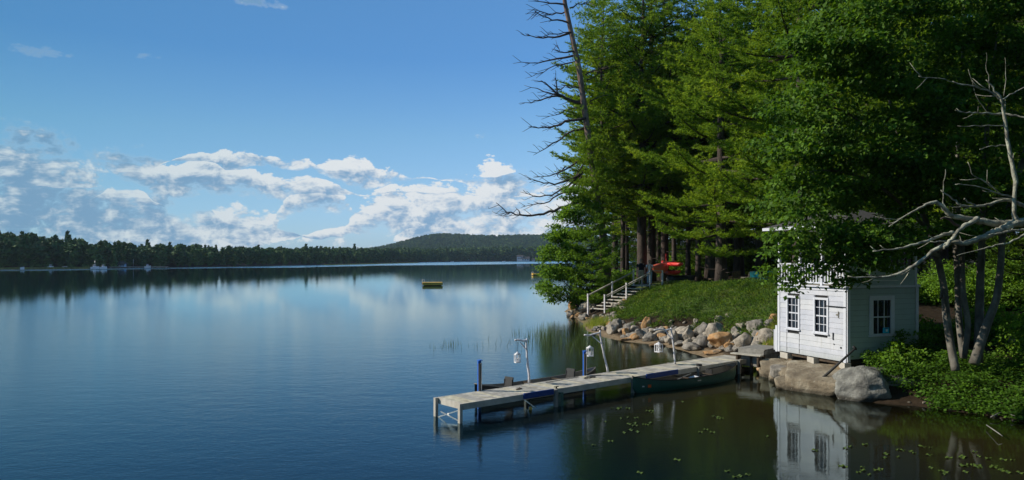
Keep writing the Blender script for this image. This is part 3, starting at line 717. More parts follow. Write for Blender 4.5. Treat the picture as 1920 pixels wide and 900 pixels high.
def maple():
    base = P(1812, 693, .9); base.z = hz(base.x, base.y)-.1
    e = empty('maple_tree', base, 0, 'big many stemmed maple whose crown hangs in front of the boathouse roof', 'tree')
    def S(pts, r, name='trunk', mat='bark_maple', n=9):
        mb = MB(); P3 = [Q(a, b, y)-base for a, b, y in pts]; out = [P3[0]]
        for i in range(len(P3)-1):
            p0 = P3[max(i-1, 0)]; p1, p2 = P3[i], P3[i+1]; p3 = P3[min(i+2, len(P3)-1)]
            for t in (.25, .5, .75, 1):
                out.append(.5*((2*p1)+(p2-p0)*t+(2*p0-5*p1+4*p2-p3)*t*t+(3*p1-p0-3*p2+p3)*t**3))
        n_ = len(out); mb.tube(out, [np.interp(i/(n_-1), np.linspace(0, 1, len(r)), r)*.68 for i in range(n_)], n); mb.build(name, MAT[mat], e)
    S([(1792, 695, 20.6), (1783, 650, 20.8), (1774, 590, 21), (1768, 530, 21.2), (1745, 440, 21.3), (1700, 320, 21), (1660, 150, 20.8)], [.17, .155, .15, .14, .12, .09, .04])
    S([(1806, 668, 21.2), (1798, 600, 21.4), (1795, 520, 21.6), (1790, 400, 22), (1800, 200, 22), (1810, 0, 22)], [.14, .13, .12, .10, .07, .03])
    S([(1806, 672, 20.9), (1815, 610, 21), (1805, 540, 21), (1802, 430, 21.3), (1780, 250, 21)], [.13, .12, .11, .09, .03])
    S([(1834, 680, 20.8), (1836, 590, 21), (1838, 520, 21), (1842, 430, 21), (1850, 250, 21), (1870, 60, 21)], [.19, .17, .15, .13, .09, .03])
    S([(1826, 682, 20.4), (1850, 610, 20.6), (1868, 560, 20.6), (1876, 500, 20.6), (1884, 420, 20.8), (1930, 250, 21), (1960, 60, 21)], [.20, .17, .14, .13, .12, .09, .04])
    S([(1764, 560, 21), (1768, 545, 21), (1776, 600, 20.9)], [.05, .06, .04])
    # long boughs towards the boathouse
    S([(1760, 480, 21.2), (1680, 440, 20), (1590, 430, 19.2), (1500, 460, 18.6), (1468, 500, 18.4)], [.08, .06, .045, .03, .01], 'bough')
    S([(1750, 440, 21.2), (1650, 350, 20), (1560, 320, 19.3), (1470, 330, 19)], [.08, .06, .04, .01], 'bough')
    S([(1715, 340, 21), (1640, 250, 20), (1560, 200, 19.5), (1480, 200, 19.4)], [.07, .05, .035, .01], 'bough')
    rr = np.random.default_rng(12); rg = random.Random(12); pads = []
    # outline of the crown as (x, top, bottom) and its depth range
    rows = [(1455, 330, 440, 18.6), (1475, 170, 450, 18.8), (1500, 60, 435, 19), (1530, -40, 430, 19), (1560, -80, 440, 19), (1590, -100, 470, 19), (1620, -100, 500, 19.2), (1650, -100, 500, 19.4), (1680, -120, 480, 19.6),
            (1710, -120, 470, 19.8), (1740, -120, 460, 20), (1770, -120, 450, 20), (1800, -120, 440, 20.2), (1830, -120, 430, 20.2), (1860, -120, 420, 20.4), (1890, -120, 420, 20.4), (1920, -120, 430, 20.4), (1950, -120, 440, 20.4), (1990, -120, 440, 20.4), (2040, -100, 440, 20.4)]
    for px, y0, y1, Y in rows:
        for s in range(int((y1-y0)/21)):
            py = rg.uniform(y0, y1); dd = rg.uniform(-1.0, 2.6); w = rg.uniform(.30, .80)
            pads.append((Q(px+rg.uniform(-20, 20), py, Y+dd)-base, (w, w, .20*w)))
    for px, py, Y, w in [(1478, 505, 18.5, .42), (1492, 525, 18.5, .36), (1480, 540, 18.4, .22), (1515, 490, 18.6, .4), (1470, 470, 18.5, .4), (1450, 470, 18.5, .22), (1455, 440, 18.6, .25), (1598, 508, 18.8, .3), (1592, 525, 18.8, .22), (1620, 525, 18.8, .2), (1545, 470, 18.8, .5), (1500, 440, 18.8, .3),
                         (1570, 490, 18.8, .45), (1440, 505, 18.5, .15), (1600, 470, 18.8, .6), (1650, 480, 19, .5), (1700, 450, 19.3, .5), (1470, 400, 18.6, .4), (1458, 250, 18.9, .35), (1452, 300, 18.9, .3), (1450, 360, 18.8, .3),
                         (1570, 455, 18.7, .45), (1530, 450, 18.7, .35), (1620, 440, 18.8, .5), (1590, 430, 18.7, .5), (1480, 455, 18.6, .3), (1555, 505, 18.7, .25), (1530, 480, 18.6, .35), (1640, 455, 18.9, .5), (1520, 440, 18.5, .3), (1545, 430, 18.6, .4), (1490, 425, 18.5, .3), (1560, 440, 18.6, .35), (1510, 462, 18.5, .25), (1575, 530, 18.6, .16), (1475, 448, 18.5, .25), (1535, 505, 18.6, .28), (1460, 520, 18.5, .16), (1660, 500, 18.9, .3)]:
        pads.append((Q(px, py, Y)-base, (w, w, .34*w)))
    V, Fc = pads_mesh(pads, 210, .125, rr, droop=.6, flat=.42)
    link('crown', npmesh('crown', V, Fc), MAT['maple_leaves'], e)
maple()

# bare lichened tree leaning in from the right
def bare_tree():
    Y = 15.6; base = Q(2060, 660, Y); base.z = hz(base.x, base.y)-.1
    e = empty('bare_tree', base, 0, 'bare lichen covered tree stretching pale dead limbs in from the right edge', 'tree')
    rg = random.Random(9)
    def limb(pts, r0, r1, mat='bark_lichen', twigs=0, dy=0.0, name='limb'):
        mb = MB(); out = []; P3 = [Q(a, b, Y+dy-.25*i/len(pts)) - base for i, (a, b) in enumerate(pts)]
        out.append(P3[0])
        for i in range(len(P3)-1):
            p0 = P3[max(i-1, 0)]; p1, p2 = P3[i], P3[i+1]; p3 = P3[min(i+2, len(P3)-1)]
            for t in (.25, .5, .75, 1):
                out.append(.5*((2*p1)+(p2-p0)*t+(2*p0-5*p1+4*p2-p3)*t*t+(3*p1-p0-3*p2+p3)*t**3)+Vector((rg.gauss(0, .008), rg.gauss(0, .008), rg.gauss(0, .01))))
        n = len(out); rad = [(r0+(r1-r0)*i/(n-1))*rg.uniform(.85, 1.15)*1.02 for i in range(n)]
        mb.tube(out, rad, 8)
        for _ in range(twigs):
            i = rg.randrange(1, n-1); d = (out[i+1]-out[i]).normalized(); L = rg.uniform(.15, .5)
            v = (d+Vector((rg.uniform(-.6, .6), rg.uniform(-.6, .6), rg.uniform(-.8, .8)))).normalized()*L
            mb.tube([out[i], out[i]+v*.6, out[i]+v+Vector((0, 0, .03))], [.012, .008, .004], 4)
        mb.build(name, MAT[mat], e)
    tk = MB(); tk.tube([Vector((0, 0, 0)), Q(2050, 560, Y)-base, Q(2020, 470, Y)-base, Q(1975, 425, Y)-base, Q(1930, 412, Y)-base], [.14, .12, .11, .09, .07], 10); tk.build('trunk', MAT['bark_lichen'], e)
    limb([(1932, 414), (1905, 418), (1880, 430), (1862, 437), (1844, 444), (1813, 455), (1782, 455), (1747, 473), (1711, 500), (1684, 513), (1644, 521), (1591, 518)], .095, .012, twigs=10)
    limb([(1922, 418), (1880, 420), (1853, 417), (1818, 411), (1782, 403), (1768, 388), (1755, 380), (1735, 384), (1710, 398), (1668, 424)], .085, .010, twigs=8, dy=.15)
    limb([(1835, 409), (1815, 420), (1800, 430), (1790, 442), (1782, 452), (1770, 468)], .05, .03, dy=-.1)
    limb([(1788, 437), (1770, 440), (1738, 451), (1700, 462), (1675, 467), (1638, 471)], .04, .010, twigs=6)
    limb([(1812, 455), (1780, 452), (1745, 453)], .025, .010)
    limb([(1960, 436), (1925, 440), (1890, 455), (1860, 462), (1830, 470), (1795, 478)], .03, .006, dy=-.3)
    limb([(1925, 430), (1900, 432), (1870, 438), (1855, 440)], .03, .01, dy=-.2)
    limb([(1905, 420), (1901, 400), (1903, 341), (1892, 277), (1882, 213), (1876, 187), (1862, 165), (1850, 149)], .055, .010, twigs=6)
    limb([(1883, 214), (1860, 213), (1834, 212), (1812, 211), (1791, 207)], .025, .008, twigs=3)
    limb([(1884, 214), (1905, 217), (1930, 222)], .03, .012)
    limb([(1878, 188), (1900, 175), (1925, 163)], .018, .008)
    limb([(1876, 187), (1850, 170), (1802, 157), (1760, 147), (1722, 145)], .020, .005, twigs=5)
    limb([(1884, 235), (1840, 236), (1796, 237)], .012, .005)
    limb([(1890, 270), (1860, 274), (1838, 279)], .012, .005)
    limb([(1900, 370), (1870, 362), (1830, 350), (1791, 347)], .02, .006, twigs=3)
    limb([(1866, 355), (1845, 340), (1825, 328), (1815, 305)], .014, .005, twigs=2)
    limb([(1925, 392), (1900, 377), (1876, 376), (1850, 384), (1828, 388), (1800, 384), (1784, 370), (1764, 358)], .04, .010, twigs=5, dy=.1)
    limb([(1830, 386), (1815, 378), (1808, 372)], .015, .01)
    limb([(1768, 385), (1770, 350), (1772, 318)], .012, .005)
    limb([(1800, 427), (1780, 412), (1764, 408)], .03, .02, 'dead_limb')
    limb([(1855, 170), (1852, 130), (1850, 100)], .008, .003); limb([(1882, 180), (1886, 140), (1884, 110)], .008, .003)
    limb([(1850, 210), (1832, 180), (1815, 130)], .008, .003)
bare_tree()

# ---------------------------------------------------------------- far woods round the lake
def far_tree_mesh(kind, seed, nt=70):
    rng = np.random.default_rng(seed); V = []; 
    if kind == 'conifer':
        z = rng.uniform(.08, 1, nt*2)**.9; r = (1-z)*.22+.015; r = r*rng.uniform(.45, 1.15, nt*2)
    else:
        u = unit(rng.normal(size=(nt*2, 3))); z = .56+u[:, 2]*.40; r = None
    a = rng.uniform(0, 6.283, nt*2)
    if r is None: x, y = u[:, 0]*.30, u[:, 1]*.30; b = rng.uniform(.75, 1.08, nt*2); x *= b; y *= b
    else: x, y = r*np.cos(a), r*np.sin(a)
    C = np.stack([x, y, z], 1)
    S = .085 if kind != 'conifer' else .075
    D = rng.normal(size=C.shape)*np.array([1, 1, .6]); D = unit(D)*S
    N = unit(C-np.array([0, 0, .5])+rng.normal(size=C.shape)*.5); E = unit(np.cross(D, N))*S
    tri = np.stack([C-D*.6-E*.6, C+D-E*.3, C+E], 1)
    # inner core
    core = []
    k = 7
    for i in range(5):
        zz = .04+i*.21
        rr = ((1-zz)*.15+.01) if kind == 'conifer' else (.22*math.sin(math.pi*min(max((zz-.02)/1.0, 0.04), .96))**.6)
        for j in range(k): aa = j/k*6.283+i; core.append((rr*math.cos(aa)*rng.uniform(.8, 1.15), rr*math.sin(aa)*rng.uniform(.8, 1.15), zz))
    core = np.array(core); t2 = []
    for i in range(4):
        for j in range(k):
            p, q = i*k+j, i*k+(j+1) % k; t2.append(core[[p, q, q+k]]); t2.append(core[[p, q+k, p+k]])
    return np.concatenate([tri, np.array(t2)])
FT = {('conifer', i): far_tree_mesh('conifer', i, 70) for i in range(4)}
FT.update({('broad', i): far_tree_mesh('broad', 20+i, 90) for i in range(4)})
LITE = {k: v[::3] if False else v for k, v in FT.items()}
def wood(name, label, pts, mat):
    """pts: list of x, y, height, kind"""
    out = []; r = np.random.default_rng(len(pts))
    for x, y, h, kind in pts:
        T = FT[(kind, int(r.integers(4)))]; a = r.uniform(0, 6.28); c, s = math.cos(a), math.sin(a)
        w = h*r.uniform(.9, 1.25)
        Q3 = T.reshape(-1, 3); X = (Q3[:, 0]*c-Q3[:, 1]*s)*w+x; Yy = (Q3[:, 0]*s+Q3[:, 1]*c)*w+y
        out.append((x, y, np.stack([X, Yy, Q3[:, 2]*h], 1)))
    zs = height(np.array([o[0] for o in out]), np.array([o[1] for o in out]))[0]
    V = np.concatenate([o[2]+np.array([0, 0, z-.4]) for o, z in zip(out, zs)])
    return tag(link(name, npmesh(name, V, np.arange(len(V)).reshape(-1, 3)), mat), label, kind='stuff')
def rows_along(p0, p1, offs, step, h0, h1, con=.5, seed=1, lim=None):
    rg = random.Random(seed); out = []
    (ax, ay), (bx, by) = p0, p1; L = math.hypot(bx-ax, by-ay); dx, dy = (bx-ax)/L, (by-ay)/L
    nx_, ny_ = -dy, dx
    for off in offs:
        s = 0
        while s < L:
            x = ax+dx*s+nx_*(off+rg.uniform(-2.5, 2.5)); y = ay+dy*s+ny_*(off+rg.uniform(-2.5, 2.5))
            t = s/L; h = (h0+(h1-h0)*t)*rg.choice((.78, .84, .9, .95, 1.0, 1.06, 1.14)); out.append((x, y, h, 'conifer' if rg.random() < con else 'broad')); s += step*rg.uniform(.6, 1.4)
    return out
def PP(px, py): p = P(px, py, 0); return (p.x, p.y)
A = [(-420, 290), PP(0, 504.5), PP(150, 503.2), PP(300, 501.6), PP(450, 499.5), PP(600, 496.6), PP(700, 494), PP(740, 492.6), PP(820, 491.2), PP(890, 490.4), PP(960, 490), PP(1040, 489.6), PP(1120, 489.4), (420, 1330), (560, 1360)]
HT = [15.5, 15.5, 13.2, 10.8, 10.5, 10.5, 12.5, 14, 17, 20, 22, 24, 24, 24, 24]
left = []; mid = []; right = []
for i in range(len(A)-1):
    dst = math.hypot(*A[i]); offs = (4, 10, 17, 26) if dst < 450 else (6, 14, 24, 36)
    if i >= 4: offs = (7, 16, 28, 44)
    if i >= 8: offs = (10, 22, 40, 64)
    rr = rows_along(A[i], A[i+1], offs, 3.4 if dst < 450 else (4.5 if i < 8 else 6), HT[i]*.80, HT[i+1]*.80, .35 if i < 6 else .25, seed=40+i)
    (left if i < 4 else mid if i < 8 else right).extend(rr)
wood('far_wood', 'dark band of mixed trees on the left far shore', left, MAT['far_trees'])
wood('far_wood', 'band of trees across the middle of the far shore', mid, MAT['far_trees'])
wood('far_wood', 'paler band of trees at the foot of the distant hill', right, MAT['far_trees'])
hillp = []; rg = random.Random(77)
for _ in range(5200):
    y = rg.uniform(1520, 2450); x = rg.uniform(-.19*y-30, .12*y+60)
    hillp.append((x, y, rg.uniform(9, 15), 'broad' if rg.random() < .75 else 'conifer'))
wood('hill_wood', 'blue green forest covering the distant hill', hillp, MAT['far_trees'])
def single_far(name, px, Y, h, kind, mat, label, w=1.0):
    x = (px-960)*Y/F; T = FT[(kind, 1)].reshape(-1, 3)*np.array([h*w, h*w, h])
    return tag(link(name, npmesh(name, T, np.arange(len(T)).reshape(-1, 3)), mat), label, 'tree')
for nm, px, Y, h, kd, mt, lab, w in [
    ('round_tree', 78, 300, 10.5, 'broad', 'far_trees_light', 'round lighter green tree at the far shore, furthest left of the lake edge', 1.6),
    ('round_tree', 186, 322, 9.0, 'broad', 'far_trees_light', 'lighter green leafy tree behind the moored white boats', 1.5),
    ('round_tree', 925, 1120, 17, 'broad', 'far_trees_light', 'pale green tree on the far shore just left of the white boathouse', 1.4),
    ('round_tree', 1000, 1130, 14, 'conifer', 'far_trees_light', 'pale pointed tree on the far shore right of the white boathouse', 1.6)]:
    o = single_far(nm, px, Y, h, kd, MAT[mt], lab, w); x = (px-960)*Y/F; o.location = (x, Y, max(.3, hz(x, Y))-.3)
for i, (px, Y, h) in enumerate([(265, 352, 13.2), (308, 362, 12.2), (358, 378, 11.8), (478, 430, 12.6), (569, 475, 14.5), (590, 485, 13.5), (112, 335, 15.6), (662, 640, 17)]):
    x = (px-960)*Y/F
    tr = single_far('tall_pine', px, Y, h+1, 'conifer', MAT['far_trees'], 'tall pine standing above the far tree line', .9); tr.location = (x, Y+6, hz(x, Y+6)-3.2); tr['group'] = 'tall pines above the far tree line'

# ------------------------------------------------------------------ rocks
def rock_mesh(seed, size, cuts=13, rough=.10, sub=4, flat=False):
    rg = random.Random(seed); bm = bmesh.new(); bmesh.ops.create_icosphere(bm, subdivisions=sub, radius=1.0)
    planes = []
    for _ in range(cuts):
        n = Vector((rg.gauss(0, 1), rg.gauss(0, 1), rg.gauss(0, .8))).normalized(); planes.append((n, rg.uniform(.50, .86)))
    if flat: planes = [(Vector((n.x, n.y, n.z*.25)).normalized(), h*.95) for n, h in planes[:9]]+[(Vector((rg.uniform(-.30, -.14), rg.uniform(-.26, -.12), 1)).normalized(), .26), (Vector((-.8, -.6, .5)).normalized(), .62)]
    off = Vector((seed*3.1, seed*1.7, seed*.9))
    for v in bm.verts:
        p = v.co.copy()
        for n, h in planes:
            d = p.dot(n)
            if d > h: p -= n*(d-h)*.97
        k = mnoise.noise(p*1.6+off)*rough*1.4+mnoise.noise(p*4.5+off)*rough*.45+mnoise.noise(p*10+off)*rough*.30+mnoise.noise(p*22+off)*rough*.14
        p *= 1+k
        v.co = Vector((p.x*size[0], p.y*size[1], p.z*size[2]))
    me = bpy.data.meshes.new('rock'); bm.to_mesh(me); bm.free()
    me.polygons.foreach_set('use_smooth', [True]*len(me.polygons)); me.update()
    return me
def rock(name, loc, size, mat, label, seed, rot=None, cat='rock', group=None, **kw):
    o = link(name, rock_mesh(seed, size, **kw), MAT[mat]); o.location = loc
    rg = random.Random(seed*7+1); o.rotation_euler = rot if rot else (rg.uniform(-.25, .25), rg.uniform(-.25, .25), rg.uniform(0, 6.28))
    return tag(o, label, cat, group)
# boulders of the bank: x, y of the middle, width and height as seen in the photograph, material, label
BANK = [(1098,576,26,19,'rock_pale','big angular pale block at the water beside the foot of the stairs'),
 (1072,575,14,16,'rock_rust','brown rock at the tip of the point, left of the big pale block'),
 (1148,618,24,20,'rock_pale','light brown boulder at the left end of the boulder row'),
 (1158,612,20,22,'rock_grey','dark grey boulder leaning against the light brown one at the left end of the row'),
 (1174,624,18,17,'rock_rust','small orange boulder near the left end of the row'),
 (1199,628,21,18,'rock_grey','round grey boulder right of the small orange one'),
 (1217,633,24,17,'rock_grey','dark low boulder between the round grey one and the pale slab'),
 (1212,607,18,20,'rock_rust','pinkish boulder half buried in the green slope above the row'),
 (1237,628,22,16,'rock_pale','pale stone just behind the left half of the third lantern'),
 (1260,634,26,27,'rock_pale','tall pale boulder behind the third lantern post'),
 (1290,630,19,26,'rock_pale','upright pinkish boulder standing alone right of the third lantern'),
 (1320,620,30,26,'rock_grey','large rounded grey boulder in the middle of the row'),
 (1344,621,32,30,'rock_pale','large smooth pale boulder right of the rounded grey one'),
 (1317,642,30,22,'rock_grey','grey wedge shaped boulder at the water below the rounded grey one'),
 (1355,640,42,26,'rock_rust','biggest orange brown boulder in the row'),
 (1368,650,18,16,'rock_rust','small bright orange boulder at the right foot of the biggest orange one'),
 (1393,642,32,30,'rock_pale','cream boulder with a dark right side behind the landing'),
 (1382,622,20,20,'rock_grey','small grey boulder wedged above the orange one'),
 (1390,613,20,14,'rock_pale','pale flat topped stone at the top of the row'),
 (1416,614,34,28,'rock_grey','large mottled grey boulder high in the row near the boathouse'),
 (1434,632,40,24,'rock_pale','wide whitish boulder just above the landing'),
 (1443,610,20,18,'rock_grey','grey stone at the right end of the row against the boathouse'),
 (1452,598,16,16,'rock_rust','topmost tan stone at the right end of the row'),
 (1349,598,16,13,'rock_pale','small cream stone lying in the green slope above the large smooth boulder'),
 (1304,605,10,14,'rock_pale','small white upright stone in the green slope'),
 (1366,593,11,9,'rock_pale','small white stone right of the cream stone in the slope'),
 (1185,580,13,7,'rock_grey','thin flat stone lying high in the slope below the stairs'),
 (1265,536,8,4,'rock_grey','low grey stone at the left of the lawn edge'),
 (1361,533,15,7,'rock_grey','dark low stone in the middle of the lawn edge'),
 (1398,534,18,7,'rock_grey','pale low stone at the right of the lawn edge'),
 (1338,516,12,6,'rock_grey','small grey stone far back on the lawn'),
 (1352,655,14,12,'rock_pale','round cream pebble boulder on the sand below the orange one'),
 (1300,651,38,14,'rock_grey','long low rock slab running down into the water'),
 (1336,661,30,9,'rock_rust','flat tan rock on the sand left of the landing'),
 (1232,647,24,6,'rock_rust','flat sandy rock at the waterline below the pale slab'),
 (1176,636,26,7,'rock_rust','flat brown rock at the waterline below the orange boulder')]
def bank_hit(px, py):
    """where the view through a pixel meets the ground"""
    ys = np.linspace(18, 75, 1500); zs = height((px-960)*ys/F, ys)[0]; ray = CAMH-(py-485)*ys/F
    i = np.argmax(ray < np.maximum(zs, 0)); return float(ys[i])
sd = 100
for px, py, w, h, mt, lab in BANK:
    Y = bank_hit(px, py+h*.42); c = Q(px, py, Y+.15); sd += 1
    sx, szz = w*Y/F/2*1.26, h*Y/F/2*1.34
    rock('boulder', c, (sx, sx*.85, szz), mt, lab, sd, rot=(random.uniform(-.15, .15), random.uniform(-.2, .2), random.uniform(-.4, .4)), cuts=9, rough=.12)
# smaller stones filling the row, one mesh shared by several
rg = random.Random(21)
small = [rock_mesh(300+i, (1, .85, .72), 11, sub=3) for i in range(7)]
mats = ['rock_grey', 'rock_pale', 'rock_rust', 'rock_grey', 'rock_pale', 'rock_pale', 'rock_grey']
for me, mt in zip(small, mats): me.materials.append(MAT[mt])
def stones(n, fn, size, label, group):
    for _ in range(n):
        px, py = fn(); Y = bank_hit(px, py); p = Q(px, py, Y); s = rg.uniform(*size)
        o = bpy.data.objects.new('stone', small[rg.randrange(7)]); COL.objects.link(o)
        o.location = (p.x, p.y, hz(p.x, p.y)+s*.18); o.scale = (s, s*rg.uniform(.8, 1.1), s*rg.uniform(.7, 1)); o.rotation_euler = (rg.uniform(-.4, .4), rg.uniform(-.4, .4), rg.uniform(0, 6))
        tag(o, label, 'stone', group)
def row(lo, hi):
    def f():
        px = rg.uniform(1140, 1450); t = (px-1140)/310; y = 628+(658-628)*t+ (3 if px < 1400 else -10); return px, y+rg.uniform(lo, hi)
    return f
stones(90, row(-24, 4), (.16, .44), 'one of the small stones packed between the boulders of the bank', 'small stones packed between the boulders')
stones(24, row(-40, -22), (.10, .22), 'one of the small stones scattered in the lower edge of the green slope', 'small stones along the lower edge of the slope')
def stairfoot():
    t = rg.random(); return 1118+t*62+rg.uniform(-8, 8), 625-t*62+rg.uniform(-12, 6)
stones(75, stairfoot, (.10, .30), 'one of the grey stones heaped along the right side of the stairs', 'grey stones heaped beside the stairs')
def tip(): return rg.uniform(1066, 1130), rg.uniform(574, 602)
stones(34, tip, (.12, .36), 'one of the pale stones at the tip of the point', 'stones at the tip of the point')
def rightshore(): px = rg.uniform(1700, 1925); return px, 758+(px-1700)*.145+rg.uniform(-6, 5)
stones(16, rightshore, (.04, .10), 'one of the small dark stones at the waterline below the undergrowth', 'small stones at the waterline below the undergrowth')

# great grey boulder under the boathouse corner and the ledge slabs
bb = P(1636, 752, 0); 
o = rock('boulder', (bb.x-.02, bb.y+.60, .26), (1.10, .82, .62), 'rock_boulder', 'huge smooth grey boulder standing in the water under the near corner of the boathouse', 5, rot=(0, -.05, -.15), cuts=3, rough=.11, sub=5)
o = rock('boulder', (bb.x+1.15, bb.y+.75, .26), (.75, .70, .52), 'rock_boulder', 'smaller dark boulder tucked behind the right end of the huge grey one', 8, rot=(0, 0, .4), cuts=5, sub=4)
def slab(px, py, w, d, h, z, lab, seed, rz=0.0, mt='ledge_stone'):
    p = P(px, py, z); rz = (rz % .6)-.3; me = rock_mesh(500+seed, (w/2*1.35, d/2*1.35, h*1.1), 14, .07, 4, True)
    o = link('rock_slab', me, MAT[mt]); o.location = (p.x, p.y, z-h*.36); o.rotation_euler = (math.sin(seed*2.1)*.04, math.cos(seed*1.3)*.04, rz)
    return tag(o, lab, 'rock slab', kind='thing')
slab(1528, 692, 2.3, 2.6, .62, .58, 'largest tan ledge slab lying under the front of the boathouse', 1, 1.9)
slab(1490, 682, 1.3, 1.2, .45, .58, 'cracked flat slab in front of the boathouse far corner', 2, .7)
slab(1452, 678, .9, 1.0, .45, .52, 'flat slab at the right end of the landing', 3, .4)
slab(1464, 697, .9, .7, .42, .30, 'low broken slab stepping into the water left of the largest one', 4, .5)
slab(1503, 708, 1.3, .8, .42, .32, 'sloping slab at the waterline in front of the largest ledge slab', 5, 2.3)
slab(1546, 716, 1.0, .8, .42, .32, 'slab at the waterline touching the black pole', 6, 2.4)
slab(1590, 697, 1.3, 1.0, .55, .62, 'slab between the huge boulder and the boathouse corner', 7, .1)
slab(1480, 668, .9, .9, .4, .62, 'small slab under the far front corner of the boathouse', 9, .3)
slab(1516, 700, .5, .4, .25, .46, 'small broken plate lying on the ledge in front of the boathouse', 10, .9)
slab(1440, 692, .6, .5, .35, .25, 'brown slab at the waterline right of the dock end', 11, .3)
for i_, (px_, py_, w_, h_, lab_) in enumerate([(1472, 705, .5, .26, 'angular broken plate at the waterline under the left end of the ledge'), (1493, 714, .55, .26, 'angular plate leaning on the waterline slab'), (1512, 722, .45, .24, 'small tan plate at the water just left of the black pole'),
      (1458, 688, .5, .25, 'thin cracked plate right of the dock end'), (1560, 722, .5, .34, 'dark broken rock between the black pole and the huge boulder'), (1504, 692, .6, .20, 'thin plate lying loose on the middle of the ledge'), (1570, 700, .5, .22, 'loose plate on the ledge under the boathouse near corner')]):
    slab(px_, py_, w_, w_*.8, h_, .16+.30*max(0, (716-py_)/26), lab_, 40+i_, .3*i_, 'rock_grey' if i_ % 2 else 'ledge_stone')
rock('boulder', P(1545, 728, .15)+Vector((0, .2, 0)), (.34, .26, .22), 'rock_grey', 'dark cracked rock at the foot of the black pole', 31, cuts=9)
rock('boulder', P(1437, 694, .15)+Vector((0, .2, 0)), (.30, .28, .24), 'rock_rust', 'tan rock at the waterline right of the dock end', 32, cuts=9)
rock('boulder', P(1472, 688, .3)+Vector((0, .1, 0)), (.28, .24, .26), 'ledge_stone', 'brown rock between the two broken slabs left of the boathouse', 33, cuts=9)
rock('boulder', Q(1912, 640, 22.5), (.35, .3, .32), 'rock_grey', 'pale rock half hidden in the undergrowth at the right edge', 34, cuts=8)

# concrete blocks under the boathouse
def block(px, py, Y, lab, rz):
    e = MB(); o = None
    p = Q(px, py, Y)
    for dx in (-.19, 0, .19): e.box((dx, 0, 0), (.035, .19, .19))
    for dy in (-.08, .08): e.box((-.095, dy, 0), (.155, .03, .186)); e.box((.095, dy, 0), (.155, .03, .186))
    o = e.build('concrete_block', MAT['concrete']); o.location = p; o.rotation_euler = (0, .0, rz); return tag(o, lab, 'block')
SHO = Vector((10.14, 22.4, .86)); SHA_ = math.atan2(.332, .944)
def sh(x, y, z): c, s = math.cos(SHA_), math.sin(SHA_); return Vector((SHO.x+x*c-y*s, SHO.y+x*s+y*c, SHO.z+z))
def put_block(y, lab):
    o = block(1500, 600, 20, lab, SHA_+1.2+y*.1); o.location = sh(.02, y, -.115); return o
put_block(2.72, 'grey hollow concrete block under the far front corner of the boathouse')
put_block(1.45, 'grey concrete block under the middle of the boathouse front')
put_block(.10, 'tan concrete block under the near corner of the boathouse')

# ------------------------------------------------------------------ green cover
def field_points(n, x0, x1, y0, y1, rng, cond):
    X = rng.uniform(x0, x1, n); Y = rng.uniform(y0, y1, n); Z, d = height(X, Y); m = cond(X, Y, Z, d); return X[m], Y[m], Z[m], d[m]
def shed_clear(X, Y):
    dx, dy = X-SHO.x, Y-SHO.y; c, s = math.cos(-SHA_), math.sin(-SHA_); u, v = dx*c-dy*s, dx*s+dy*c
    return ~((u > -.15) & (u < 2.9) & (v > -.15) & (v < 3.2))
def bank_zone(X, Y): return X < .40*Y+1.0
def stair_clear(X, Y):
    u = (X-STAIR0.x)*STAIRU.x+(Y-STAIR0.y)*STAIRU.y; v = (X-STAIR0.x)*STAIRV.x+(Y-STAIR0.y)*STAIRV.y
    return ~((u > -.8) & (v > -.5) & (v < 2.1)) 
def right_of_stairs(X, Y): return (X-STAIR0.x)*STAIRV.x+(Y-STAIR0.y)*STAIRV.y > 1.75
# creeping juniper mats on the slope
rng = np.random.default_rng(31)
X, Y, Z, d = field_points(60000, 3, 22, 27, 56, rng, lambda X, Y, Z, d: (d > 2.1+.7*sinnoise(X*1.6, Y*1.6)) & (d < 7.8+sinnoise(X, Y)*.7) & bank_zone(X, Y) & (Y > 27.3) & shed_clear(X, Y) & right_of_stairs(X, Y))
hump = (sinnoise(X*2.2, Y*1.6)+1)*.5; keep_ = rng.random(len(X)) < .30+.7*hump; X, Y, Z, hump = X[keep_], Y[keep_], Z[keep_], hump[keep_]
n = len(X); C = np.stack([X, Y, Z+.02+hump*.34*rng.uniform(.5, 1, n)], 1); C = np.repeat(C, 6, 0)+rng.normal(size=(n*6, 3))*np.array([.07, .07, .03])
D = unit(np.array([-.35, -.45, .30])+rng.normal(size=C.shape)*np.array([.5, .5, .35]))
V, Fc = leaf_quads(C, D, unit(np.array([-.2, -.2, 1])+rng.normal(size=C.shape)*.5), rng.uniform(.10, .22, len(C)), np.full(len(C), .035), .05)
tag(link('creeping_juniper', npmesh('creeping_juniper', V, Fc), MAT['juniper']), 'dense green juniper cover on the slope above the boulders', kind='stuff')
# lawn
X, Y, Z, d = field_points(120000, 8, 34, 33, 68, rng, lambda X, Y, Z, d: (d > 7.0+.8*sinnoise(X, Y)) & bank_zone(X, Y+6) & shed_clear(X, Y) & right_of_stairs(X, Y))
n = len(X); C = np.stack([X, Y, Z], 1); D = unit(np.array([0, 0, 1.0])+rng.normal(size=C.shape)*.45)
V, Fc = needle_tris(C, D, rng.uniform(.04, .13, n)*(1+1.2*(rng.random(n) < .06)), np.full(n, .022), rng)
tag(link('lawn_grass', npmesh('lawn_grass', V, Fc), MAT['grass_blades']), 'short patchy grass on the terrace above the slope', kind='stuff')
